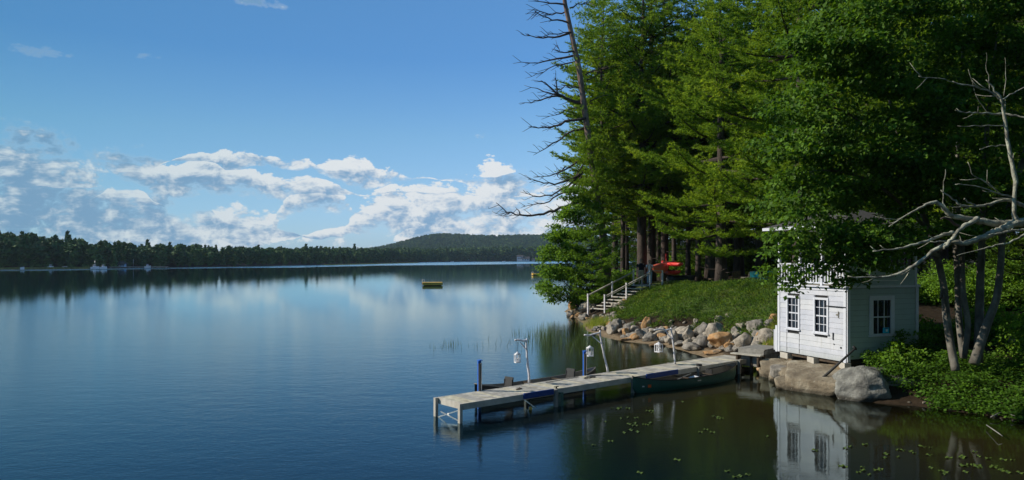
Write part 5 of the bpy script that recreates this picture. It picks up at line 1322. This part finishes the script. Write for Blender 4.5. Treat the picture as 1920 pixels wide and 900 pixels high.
# ------------------------------------------------------------------ canoes
def canoe(name, mid, ang, L, hull, label, roll=0.0, seats=True, beam=.86):
    e = empty(name, (mid.x, mid.y, 0), ang, label, 'canoe'); e.rotation_euler = (roll, 0, ang)
    n, m = 40, 14
    def ring(i, inset):
        s = -1+2*i/n; w = beam/2*(1-abs(s)**2.3)**.78+.006; sheer = .30+.20*abs(s)**3.2; keel = -.10+.26*max(0, (abs(s)-.86)/.14)**2
        x = s*L/2*(1+.00*s); w = max(w-inset, .004); kz = keel+inset
        out = []
        for k in range(m+1):
            a = math.pi*k/m; cx = -math.cos(a); sx = math.sin(a)
            out.append((x, w*(abs(cx)**.62)*(1 if cx > 0 else -1), sheer-(sheer-kz)*(sx**.62)))
        return out
    def shell(inset, flip):
        v = []; f = []
        for i in range(n+1): v += ring(i, inset)
        for i in range(n):
            for k in range(m):
                a = i*(m+1)+k; q = (a, a+1, a+m+2, a+m+1); f.append(q[::-1] if flip else q)
        return v, f
    v, f = shell(0, True); o = MB().add(v, f, True).build('hull', MAT[hull], e)
    v, f = shell(.012, False); MB().add(v, f, True).build('inner_skin', MAT['canoe_inside'], e)
    g = MB()
    for side in (0, m): g.tube([Vector(ring(i, .0)[side])+Vector((0, 0, .006)) for i in range(0, n+1)], .016, 6)
    g.build('gunwale', MAT['canoe_inside' if hull == 'canoe_dark' else 'black'], e)
    for sg in (-1, 1):
        rs = [ring(n if sg > 0 else 0, 0), ring(n-3 if sg > 0 else 3, 0)]
        a, b, c_ = Vector(rs[0][0]), Vector(rs[1][0]), Vector(rs[1][m]); up = Vector((0, 0, .012)); d = MB(); d.add([a+up, b+up, c_+up, a-up, b-up*.2, c_-up*.2], [(0, 1, 2), (5, 4, 3), (0, 3, 4, 1), (1, 4, 5, 2), (2, 5, 3, 0)]); d.build('deck_plate', MAT['black'], e)
    for s in (-.12, .35):
        x = s*L/2; i = int((s+1)/2*n); w = abs(ring(i, 0)[0][1]); MB().box((x, 0, .285), (.05, 2*w, .025)).build('thwart', MAT['dark_wood'], e)
    for s, r_ in ((-.55, -1), (.48, 1)):
        x = s*L/2; i = int((s+1)/2*n); w = abs(ring(i, 0)[0][1])*.9; st = MB().box((x, 0, .20), (.26, 2*w, .025)).build('seat', MAT['dark_wood' if not seats else 'black'], e)
        if seats:
            b = MB(); b.box((x+.14, 0, .40), (.035, .36, .34), M=Matrix.Rotation(.15, 4, 'Y')); b.tube([(x+.12, -.17, .22), (x+.12, -.17, .5)], .016, 5); b.tube([(x+.12, .17, .22), (x+.12, .17, .5)], .016, 5); b.build('seat_back', MAT['rubber_black'], e)
    return e
bowP, sternP = P(1186, 738, 0), P(1380, 708, 0)
d_ = sternP-bowP; ang = math.atan2(d_.y, d_.x); midp = (bowP+sternP)/2
gc = canoe('green_canoe', midp, ang, d_.length, 'canoe_green', 'dark green canoe moored along the near side of the dock', seats=False)
def on_hull(x, z, s=-1):
    return Vector((x, 0, z))
Lc = d_.length
for x, w, h, mt, lab in ((-Lc/2+.50, .11, .085, 'orange_sticker', 'orange square registration sticker'), (-Lc/2+.30, .07, .035, 'silver', 'small silver sticker'), (.05, .16, .035, 'silver', 'small silver plate amidships')):
    s = x/(Lc/2); yw = .86/2*(1-abs(s)**2.3)**.78; slope = -.86/2*.78*(1-abs(s)**2.3)**(-.22)*2.3*abs(s)**1.3*(1 if s > 0 else -1)/(Lc/2)
    o = MB().box((x, -(yw+.002), .20), (w, .006, h), rz=-math.atan(slope)).build('sticker', MAT[mt], gc); o['label'] = lab
pd = empty('paddle', (0, 0, 0), 0, 'pale paddle lying in the green canoe', 'paddle'); pd.matrix_world = Matrix.Translation((midp.x, midp.y, .22)) @ Matrix.Rotation(ang+.12, 4, 'Z')
MB().tube([(-.75, -.05, .02), (.35, .10, .10)], .014, 6).build('shaft', MAT['pale_wood'], pd); MB().box((-.95, -.08, .0), (.42, .15, .014), rz=.13).build('blade', MAT['pale_wood'], pd)
for (x, mt, lab, nm) in ((.35, 'silver', 'crumpled silver grey bag lying in the middle of the green canoe', 'bag'), (-1.25, 'turquoise', 'small pale blue cushion near the bow of the green canoe', 'cushion')):
    c = Vector((midp.x, midp.y, .12))+Vector((math.cos(ang), math.sin(ang), 0))*x
    o = link(nm, rock_mesh(int(90+x*10), (.24, .17, .13), 5, .2), MAT['cloth_white' if nm == 'bag' else 'silver']); o.location = c; tag(o, lab, nm)
bk = empty('bucket', Vector((midp.x, midp.y, .02))+Vector((math.cos(ang), math.sin(ang), 0))*.9, 0, 'black crate like seat pad in the stern half of the green canoe', 'pad')
MB().box((0, 0, .2), (.3, .25, .05), rz=ang).build('pad', MAT['rubber_black'], bk); MB().box((.1, 0, .3), (.04, .25, .2), rz=ang).build('back', MAT['rubber_black'], bk)
bk.name = 'seat_pad'
dc = canoe('dark_canoe', dk(4.3, DW+.80), DA, 4.9, 'canoe_dark', 'black canoe with two seat backs moored on the far side of the dock', roll=-.03)

# ------------------------------------------------------------------ stairs up the bank
def stairs():
    ang = math.atan2(STAIRU.y, STAIRU.x)
    e = empty('wooden_stairs', STAIR0, ang, 'wooden stairs with weathered posts and handrails climbing the bank', 'stairs')
    run, riseZ, n, wd = 4.5, 1.62, 9, 1.35
    def zz(u): return max(0, min(1, u/run))*riseZ
    for i in range(n):
        u = (i+.5)*run/n; MB().box((u, -wd/2, zz(u)+.02), (.34, wd-.02, .05)).build('tread', MAT['pale_wood'], e)
    rs = MB()
    for i in range(n): u = (i+.5)*run/n+.16; rs.box((u, -wd/2, zz(u)-.04), (.02, wd-.1, .10))
    rs.build('riser', MAT['dark_wood'], e)
    for y in (0.03, -wd-.03): MB().beam((0, y, -.12), (run, y, riseZ-.12), .05, .24).build('stringer', MAT['dark_wood'], e)
    for y, us in ((.07, (-.15, 2.2, 4.4)), (-wd-.07, (-.1, 2.0, 4.4))):
        for u in us:
            p = MB(); p.box((u, y, zz(u)+.40), (.085, .085, 1.35)); p.box((u, y, zz(u)+1.09), (.10, .10, .03)); p.build('post', MAT['bleached_wood'], e)
        for off in (.97, .91 if y > 0 else .86):
            MB().beam((us[0]-.05, y+.05*(1 if y > 0 else -1), zz(us[0])+off), (us[-1]+.1, y+.05*(1 if y > 0 else -1), zz(us[-1])+off), .09 if off == .97 else .035, .04 if off == .97 else .03).build('handrail', MAT['old_wood'], e)
    for u, y in ((5.1, -wd-.60), (5.3, .07)):
        p = MB(); p.box((u, y, riseZ+.40), (.085, .085, 1.25)); p.build('post', MAT['bleached_wood'], e)
    MB().beam((4.4, -wd-.07, riseZ+.99), (5.1, -wd-.62, riseZ+.99), .09, .04).build('handrail', MAT['old_wood'], e)
    MB().beam((4.4, .07, riseZ+.97), (5.35, .07, riseZ+.97), .09, .04).build('handrail', MAT['old_wood'], e)
    MB().box((run+.5, -wd/2, riseZ-.02), (1.2, wd, .05)).build('top_landing', MAT['old_wood'], e)
stairs()

# ------------------------------------------------------------------ people
def person(loc, rz, label, shirt, trousers, hair_mat, long_hair=False, holding=False, shorts=True, h=1.75, w=1.0):
    e = empty('person', loc, rz, label, 'person'); s = h/1.75
    J = {'pel': (0, 0, .95), 'sp': (0, -.01, 1.12), 'ch': (0, .0, 1.32), 'nk': (0, 0, 1.47), 'hd0': (0, -.01, 1.56), 'hd1': (0, -.02, 1.66)}
    sh_ = .19*w; arm = {}
    for sd, k in ((-1, 'l'), (1, 'r')):
        J['s'+k] = (sd*sh_, 0, 1.41)
        if holding: J['e'+k] = (sd*.24*w, -.10, 1.18); J['w'+k] = (sd*.10, -.26, 1.36); J['h'+k] = (sd*.06, -.30, 1.43)
        else: J['e'+k] = (sd*.25*w, .02, 1.13); J['w'+k] = (sd*.25*w, -.07, .90); J['h'+k] = (sd*.245*w, -.10, .82)
        J['p'+k] = (sd*.09, 0, .91); J['k'+k] = (sd*.11, -.02, .50); J['a'+k] = (sd*.12, .02, .09); J['f'+k] = (sd*.135, -.13, .035)
    names = list(J); E = [('pel', 'sp'), ('sp', 'ch'), ('ch', 'nk'), ('nk', 'hd0'), ('hd0', 'hd1')]
    for k in 'lr': E += [('ch', 's'+k), ('s'+k, 'e'+k), ('e'+k, 'w'+k), ('w'+k, 'h'+k), ('pel', 'p'+k), ('p'+k, 'k'+k), ('k'+k, 'a'+k), ('a'+k, 'f'+k)]
    rad = {'pel': .125, 'sp': .12, 'ch': .135, 'nk': .052, 'hd0': .075, 'hd1': .085, 's': .06, 'e': .042, 'w': .028, 'h': .032, 'p': .09, 'k': .058, 'a': .04, 'f': .038}
    me = bpy.data.meshes.new('body'); me.from_pydata([Vector(J[n])*s for n in names], [(names.index(a), names.index(b)) for a, b in E], [])
    o = link('body', me, MAT['skin'], e)
    sk = o.modifiers.new('skin', 'SKIN')
    for i, n in enumerate(names):
        r = rad.get(n, rad.get(n[0]))*s; me.skin_vertices[0].data[i].radius = (r*(1.15 if n in ('pel', 'sp', 'ch') else 1), r*(.85 if n in ('pel', 'sp', 'ch') else 1)); me.skin_vertices[0].data[i].use_root = (n == 'pel')
    sb = o.modifiers.new('sub', 'SUBSURF'); sb.levels = 2; sb.render_levels = 2; o.modifiers['skin'].use_smooth_shade = True
    # clothes follow the body
    t = MB(); t.lathe((0, 0, 0), [(.155*w*s, .90*s), (.16*w*s, 1.0*s), (.165*w*s, 1.15*s), (.185*w*s, 1.3*s), (.19*w*s, 1.38*s), (.10*s, 1.46*s), (.065*s, 1.48*s)], 14)
    for k in 'lr':
        a, b = Vector(J['s'+k])*s, Vector(J['e'+k])*s; t.tube([a, a.lerp(b, .35), a.lerp(b, .75)], [.085*s, .075*s, .068*s], 10)
    to = t.build('shirt', MAT[shirt], e); to.scale = (1, .75, 1)
    tr = MB(); tr.lathe((0, 0, 0), [(.12*s, .84*s), (.17*w*s, .86*s), (.165*w*s, .96*s), (.158*w*s, 1.0*s)], 14)
    for k in 'lr':
        a, b, c = Vector(J['p'+k])*s, Vector(J['k'+k])*s, Vector(J['a'+k])*s
        tr.tube([a, a.lerp(b, .5), b] if shorts else [a, a.lerp(b, .5), b, b.lerp(c, .5), c], [.115*s, .10*s, .092*s] if shorts else [.112*s, .095*s, .075*s, .065*s, .062*s], 10)
    trn = tr.build('shorts' if shorts else 'trousers', MAT[trousers], e); trn.scale = (1, .85, 1)
    hc = Vector(J['hd1'])*s
    hb = MB(); hb.sphere(hc+Vector((0, .022, .03)), .102*s, 14, 10, (.86, .98, 1.0))
    if long_hair: hb.tube([hc+Vector((0, .06, .02)), hc+Vector((0, .10, -.10)), hc+Vector((0, .09, -.24))], [.075, .07, .035], 10)
    hb.build('hair', MAT[hair_mat], e)
    fc = MB(); fc.sphere(hc+Vector((0, -.04, -.01)), .082*s, 14, 10, (.84, .9, 1.15)); fc.tube([hc+Vector((0, -.11, .015)), hc+Vector((0, -.135, -.02)), hc+Vector((0, -.11, -.03))], [.008, .014, .008], 6)
    for sd in (-1, 1): fc.sphere(hc+Vector((sd*.082*s, 0, -.01)), .022, 8, 6, (.4, .8, 1.2))
    fc.build('face', MAT['skin'], e)
    ey = MB()
    for sd in (-1, 1): ey.sphere(hc+Vector((sd*.03, -.107, .012)), .011, 8, 6)
    ey.box(hc+Vector((0, -.112, -.055)), (.045, .006, .008)); ey.build('eyes', MAT['hair_brown'], e)
    for k, sd in (('l', -1), ('r', 1)):      # hands: palm, four fingers and a thumb
        hp = Vector(J['h'+k])*s; wp = Vector(J['w'+k])*s; d = (hp-wp).normalized(); sidev = Vector((0, 1, 0)) if not holding else Vector((0, 0, 1)); hm = MB()
        hm.tube([wp, hp, hp+d*.035], [.026, .036, .034], 8)
        for q in range(4):
            b = hp+d*.035+sidev*(q-1.5)*.017; Lf = (.062, .072, .068, .052)[q]; hm.tube([b, b+d*Lf*.55, b+d*Lf+Vector((-sd*.012, 0, 0))], [.009, .0085, .006], 5)
        hm.tube([hp+sidev*-.028, hp+sidev*-.05+d*.03, hp+sidev*-.045+d*.055], [.011, .010, .007], 5); hm.build('hand', MAT['skin'], e)
    shoe = MB()
    for k in 'lr':
        a = Vector(J['a'+k])*s; shoe.box((a.x+.005, a.y-.075, .035), (.095, .26, .07))
    shoe.build('shoes', MAT['rubber_black'], e, .012)
    return e
def on_stairs(u, y): v = STAIR0+STAIRU*u+STAIRV*y; return Vector((v.x, v.y, STAIR0.z+1.62+.01))
person(on_stairs(4.75, .32), math.radians(-8), 'man in a black t-shirt and khaki shorts standing at the top of the stairs', 'cloth_black', 'cloth_khaki', 'hair_brown', h=1.78, w=1.05)
wmn = on_stairs(4.95, .92)
person(wmn, math.radians(-15), 'woman in a white top and pale blue trousers holding a phone up to her face', 'cloth_white', 'cloth_denim', 'hair_brown', long_hair=True, holding=True, shorts=False, h=1.68, w=.88)
ph = empty('phone', wmn+Vector((-.07, -.31, 1.42)), math.radians(-15), 'white phone held up by the woman', 'phone'); MB().box((0, 0, 0), (.15, .01, .075)).build('case', MAT['cloth_white'], ph, .004); MB().box((0, .007, 0), (.14, .003, .066)).build('screen', MAT['glass_dark'], ph)

# ------------------------------------------------------------------ kayaks, chairs
def kayak(px, py, Y, rz, L, mat, label, pitch=0.0, roll=0.0, beam=.68):
    c = Q(px, py, Y); e = empty('kayak', c, rz, label, 'kayak', 'kayaks stacked at the top of the bank'); e.rotation_euler = (roll, pitch, rz); n, m = 26, 16; v = []; f = []
    for i in range(n+1):
        s = -1+2*i/n; k = (1-abs(s)**2.4)**.7+.02; x = s*L/2
        for j in range(m): a = 2*math.pi*j/m; v.append((x, math.cos(a)*beam/2*k, (math.sin(a)*(.17 if math.sin(a) > 0 else .19))*(.35+.65*k)+.12*abs(s)**3))
    for i in range(n):
        for j in range(m): a, b = i*m+j, i*m+(j+1) % m; f.append((a, b, b+m, a+m))
    f.append(tuple(range(m))); f.append(tuple(range(n*m, n*m+m))[::-1]); MB().add(v, f, True).build('hull', MAT[mat], e)
    r = MB(); r.tube([(math.cos(a)*.42, math.sin(a)*.23, .175) for a in np.linspace(0, 6.283, 22)], .022, 6, cap=False); r.build('cockpit_rim', MAT['rubber_black'], e)
    MB().lathe((0, 0, .155), [(.001, 0), (.22, .004), (.21, .012)], 16).build('seat', MAT['rubber_black'], e)
    for s in (-1, 1): MB().tube([(s*L*.47, 0, .2), (s*L*.49, 0, .26), (s*L*.47, .03, .27)], .012, 5).build('grab_handle', MAT['black'], e)
    return e
rzk = math.radians(-112)
kk_ = kayak(1240, 503, 57.2, rzk-.15, 2.9, 'kayak_coral', 'coral kayak at the left of the stack with its bow pointing at the camera', roll=.9, beam=.9); kk_.scale = (1, 1, 1.8)
kayak(1260, 495.0, 57.9, rzk+.75, 3.0, 'kayak_red', 'bright red kayak lying on top of the stack', pitch=.05)
kayak(1260, 511, 57.8, rzk+.6, 2.9, 'kayak_red', 'crimson kayak lowest on the ground, right of the coral one')
pk = empty('kayak_paddle', Q(1249, 500, 56.8), 0, 'red paddle standing upright out of the kayak stack', 'paddle'); MB().tube([(0, 0, -.6), (0, 0, .7)], .022, 6).build('shaft', MAT['kayak_red'], pk); MB().box((0, 0, .82), (.14, .03, .32)).build('blade', MAT['kayak_red'], pk, .01)
py_ = empty('kayak_paddle', Q(1256, 490.5, 56.6), 0, 'yellow paddle lying across the top of the red kayak', 'paddle'); MB().tube([(-.45, 0, .02), (.5, .1, .05)], .02, 6).build('shaft', MAT['kayak_yellow'], py_); MB().box((-.55, 0, .02), (.3, .14, .02)).build('blade', MAT['kayak_yellow'], py_)
gb = canoe('rowboat', Q(1284, 512, 57.5), .15, 3.0, 'canoe_dark', 'dark grey boat lying upside down right of the kayaks', seats=False, beam=1.0); q = Q(1284, 512, 57.5); gb.location = (q.x, q.y, hz(q.x, q.y)+.42); gb.rotation_euler = (math.pi, 0, .15); gb['category'] = 'boat'
def adirondack(px, Y, rz, mat, label, reclined=.45):
    p = ground_at(px, Y); p.z += .07; e = empty('lawn_chair', p, rz, label, 'chair'); mb = MB()
    for i in range(6): mb.box((0, -.28+i*.10, .36-.022*i), (.56, .09, .022))
    mb.build('seat', MAT[mat], e); mb = MB()
    for i in range(6): x = -.25+i*.10; hgt = .80-.5*abs(x)**1.5; mb.beam((x, .25, .26), (x*1.15, .25+hgt*reclined, .26+hgt), .09, .02, up=(0, 1, 0))
    mb.build('backrest', MAT[mat], e)
    e.scale = (.82,)*3
    for s in (-1, 1):
        MB().box((s*.34, -.02, .56), (.13, .72, .024)).build('armrest', MAT[mat], e); MB().box((s*.31, -.30, .28), (.03, .09, .56)).build('leg', MAT[mat], e); MB().beam((s*.29, -.3, .33), (s*.29, .62, .03), .03, .10).build('leg', MAT[mat], e)
    return e
adirondack(1402, 50, math.radians(200), 'grey_wood', 'dark grey lawn chair with a tall back, left of the turquoise chairs', .5)
adirondack(1380, 51.5, math.radians(170), 'dark_wood', 'dark brown lawn chair furthest left on the lawn')
adirondack(1417, 47.5, math.radians(150), 'turquoise', 'left turquoise lawn chair on the lawn')
adirondack(1432, 46.5, math.radians(210), 'turquoise', 'right turquoise lawn chair, half hidden by maple leaves')
def bench(px, Y, label):
    p = ground_at(px, Y); p.z += .05; e = empty('bench', p, .2, label, 'bench'); MB().box((0, 0, .45), (2.4, .4, .06)).build('seat', MAT['dark_wood'], e)
    for x in (-.95, .95): MB().box((x, 0, .21), (.08, .35, .42)).build('leg', MAT['dark_wood'], e)
bench(1362, 49, 'low dark bench at the back of the lawn'); bench(1427, 43.5, 'low dark wooden bench in front of the turquoise chairs')

# ------------------------------------------------------------------ swimming rafts and far shore things
def raft(px, py, w, d, label, things=True):
    p = P(px, py, 0); e = empty('swimming_raft', p, .12, label, 'raft'); mb = MB(); n = 14
    for i in range(n): mb.box((-w/2+(i+.5)*w/n, 0, .47), (w/n-.03, d, .06))
    mb.build('deck', MAT['raft_wood'], e); sk = MB()
    for y in (-d/2, d/2): sk.box((0, y, .27), (w, .06, .34))
    for x in (-w/2, w/2): sk.box((x, 0, .27), (.06, d-.06, .338))
    sk.build('skirt', MAT['raft_wood'], e)
    for y in (-d*.3, d*.3): MB().box((0, y, .0), (w*.9, .6, .2)).build('float', MAT['rubber_black'], e)
    ld = MB()
    for s in (-.2, .2): ld.tube([(-w/2-.08, s, -.3), (-w/2-.08, s, .85), (-w/2+.25, s, .9), (-w/2+.3, s, .5)], .03, 6)
    for z in (.0, .25): ld.tube([(-w/2-.08, -.2, z), (-w/2-.08, .2, z)], .02, 5)
    ld.build('ladder', MAT['aluminium'], e)
    return e
raft(811, 535.5, 2.9, 2.2, 'yellow wooden swimming raft with a ladder, the nearer one in open water')
raft(1012, 516.5, 3.6, 2.6, 'small tan swimming raft, the farther one near the leafy point')
FB = 'things at the far left shore'
def small_boat(px, Y, L, mat, label, cabin=True, mast=0):
    L *= .48; mast *= .55
    x = (px-960)*Y/F; e = empty('moored_boat', (x, Y, 0), random.uniform(-.3, .3), label, 'boat'); v = []; f = []; n = 8
    for i in range(n+1):
        s = i/n; w = L*.17*(1-s**3)+.02; v += [(L*(s-.5), -w, .75+.25*s), (L*(s-.5), -w*.7, -.2), (L*(s-.5), w*.7, -.2), (L*(s-.5), w, .75+.25*s)]
    for i in range(n):
        for j in range(3): a = i*4+j; f.append((a, a+4, a+5, a+1))
        f.append((i*4+3, i*4+7, i*4+4, i*4))
    f.append((0, 1, 2, 3)); MB().add(v, f).build('hull', MAT[mat], e)
    if cabin: MB().box((-L*.05, 0, 1.15), (L*.35, L*.2, .8)).build('cabin', MAT['lantern_white'], e, .08); MB().box((-L*.05, 0, 1.25), (L*.355, L*.205, .3)).build('windscreen', MAT['glass_dark'], e)
    if mast: MB().tube([(0, 0, .7), (0, 0, mast)], .05, 5).build('mast', MAT['aluminium'], e)
small_boat(95, 296, 5.2, 'lantern_white', 'small white boat moored at the far shore below the round green tree')
small_boat(122, 305, 4.6, 'lantern_white', 'low white boat at the far shore, left of the anchored sailing dinghy', cabin=False)
small_boat(178, 292, 6.2, 'lantern_white', 'white sailing boat with a thin mast at the far shore', mast=6)
small_boat(194, 288, 5.5, 'lantern_white', 'white motor boat just right of the one with the mast', cabin=True)
small_boat(42, 275, 3, 'lantern_white', 'tiny white boat furthest left on the far shore', cabin=False)
small_boat(277, 318, 5.2, 'lantern_white', 'white motor boat furthest right at the left far shore')
small_boat(250, 322, 4.0, 'canoe_dark', 'dark sailing dinghy with a bare mast at the far shore', cabin=False, mast=7)
small_boat(848, 900, 9, 'lantern_white', 'white boat moored at the middle of the far shore', cabin=False)
small_boat(945, 1000, 8, 'lantern_white', 'small white boat left of the white lakeside house', cabin=False)
def far_house(px, Y, w, d, h, label, wall='lantern_white', name='lake_house', rot=0.0, base=None):
    x = (px-960)*Y/F; z = max(.6, hz(x, Y)) if base is None else base; e = empty(name, (x, Y, z), rot, label, 'house')
    mb = MB(); mb.box((0, 0, h/2), (w, d, h)); mb.add([(-w/2, -d/2, h), (-w/2, d/2, h), (-w/2, 0, h+w*.22), (w/2, -d/2, h), (w/2, d/2, h), (w/2, 0, h+w*.22)], [(0, 2, 1), (3, 4, 5)]); mb.build('wall', MAT[wall], e)
    rf = MB(); t = .25
    for s in (-1, 1): rf.add([(-w/2-.5, s*(d/2+.5), h-.1), (w/2+.5, s*(d/2+.5), h-.1), (w/2+.5, 0, h+w*.22+.25), (-w/2-.5, 0, h+w*.22+.25), (-w/2-.5, s*(d/2+.5), h-.1-t), (w/2+.5, s*(d/2+.5), h-.1-t), (w/2+.5, 0, h+w*.22+.25-t), (-w/2-.5, 0, h+w*.22+.25-t)], [(0, 1, 2, 3), (7, 6, 5, 4), (0, 4, 5, 1), (1, 5, 6, 2), (3, 2, 6, 7), (0, 3, 7, 4)])
    rf.build('roof', MAT['roof_shingle'], e)
    for i in range(3): MB().box((-w*.3+i*w*.3, -d/2-.04, h*.55), (w*.14, .06, h*.35)).build('window', MAT['glass_dark'], e)
    return e
far_house(975, 1085, 9, 7, 6.5, 'tall white house on the far shore below the hill')
far_house(985, 1083, 12, 6, 3.6, 'low white boat shed right of the tall white far house')
far_house(882, 1060, 9, 7, 2.6, 'low pale cottage on the far shore, left of the white house')
far_house(1000, 1080, 4, 4, 2.2, 'tiny white hut at the far right of the far shore')
far_house(225, 322, 2.4, 2.4, 1.9, 'small white tent like hut on the left far shore', base=.3)
far_house(231, 321, 1.8, 1.8, 1.5, 'pale blue little hut beside the white one on the left far shore', wall='cloth_denim', base=.3)
jt = empty('far_jetty', (Q(260, 0, 318).x, 318, 0), .1, 'long low pale jetty on the left far shore', 'jetty'); MB().box((0, 0, .45), (24, 1.6, .15)).build('deck', MAT['pale_wood'], jt)
for k in range(7): MB().box((-11.4+k*3.8, 0, 0), (.25, .25, .85)).build('pile', MAT['grey_wood'], jt)
for i, (px, Y) in enumerate([(208, 322), (214, 322), (248, 320)]):
    pass
# far grassy shores
def shore_grass(name, px0, px1, y0, Yoff, label, seed, n=9000):
    r = np.random.default_rng(seed); t = r.random(n); a, b = P(px0, y0[0]), P(px1, y0[1]); X = a.x+(b.x-a.x)*t+r.normal(size=n)*1.5; Yv = a.y+(b.y-a.y)*t+r.uniform(-2.5, Yoff, n)
    Z = np.maximum(height(X, Yv)[0], 0); C = np.stack([X, Yv, Z], 1); D = unit(np.array([0, 0, 1])+r.normal(size=C.shape)*.3)
    V, Fc = needle_tris(C, D, r.uniform(.4, .9, n), np.full(n, .22), r); tag(link(name, npmesh(name, V, Fc), MAT['shore_grass']), label, kind='stuff')
shore_grass('shore_grass', 0, 175, (505.0, 503.6), 4, 'strip of pale grass along the left far shore', 1)
shore_grass('shore_grass', 610, 780, (497.3, 493.0), 8, 'strip of pale grass along the middle of the far shore', 2, 7000)
# fallen sticks at the right waterline
for pts, lab in (([(1858, 782), (1872, 775), (1886, 771), (1897, 778), (1912, 782)], 'pale fallen branch lying at the waterline at the right'), ([(1850, 797), (1872, 812), (1880, 818)], 'thin stick slanting into the water at the right'), ([(1880, 762), (1900, 764), (1922, 770)], 'thin pale twig arching over the undergrowth at the right')):
    P3 = [P(a, b, .08+.05*(i % 2)) for i, (a, b) in enumerate(pts)]; o = P3[0]; m = MB().tube([q-o for q in P3], [.014*(1-.6*i/len(P3)) for i in range(len(P3))], 6).build('fallen_branch', MAT['grey_wood']); m.location = o; tag(m, lab, 'branch')

# ------------------------------------------------------------------ the air over the lake
hb = MB(); hb.box((0, 1100, 92), (2400, 2900, 194)); hz_o = hb.build('haze'); tag(hz_o, 'thin bluish summer haze over the lake', kind='stuff')
hm = bpy.data.materials.new('haze'); hm.use_nodes = True; hm.node_tree.nodes.remove(hm.node_tree.nodes['Principled BSDF'])
pv = hm.node_tree.nodes.new('ShaderNodeVolumePrincipled'); pv.inputs['Color'].default_value = (.62, .80, 1.0, 1); pv.inputs['Density'].default_value = HAZE = 0.00008; pv.inputs['Anisotropy'].default_value = .2
hm.node_tree.links.new(pv.outputs[0], hm.node_tree.nodes['Material Output'].inputs['Volume']); hz_o.data.materials.append(hm)
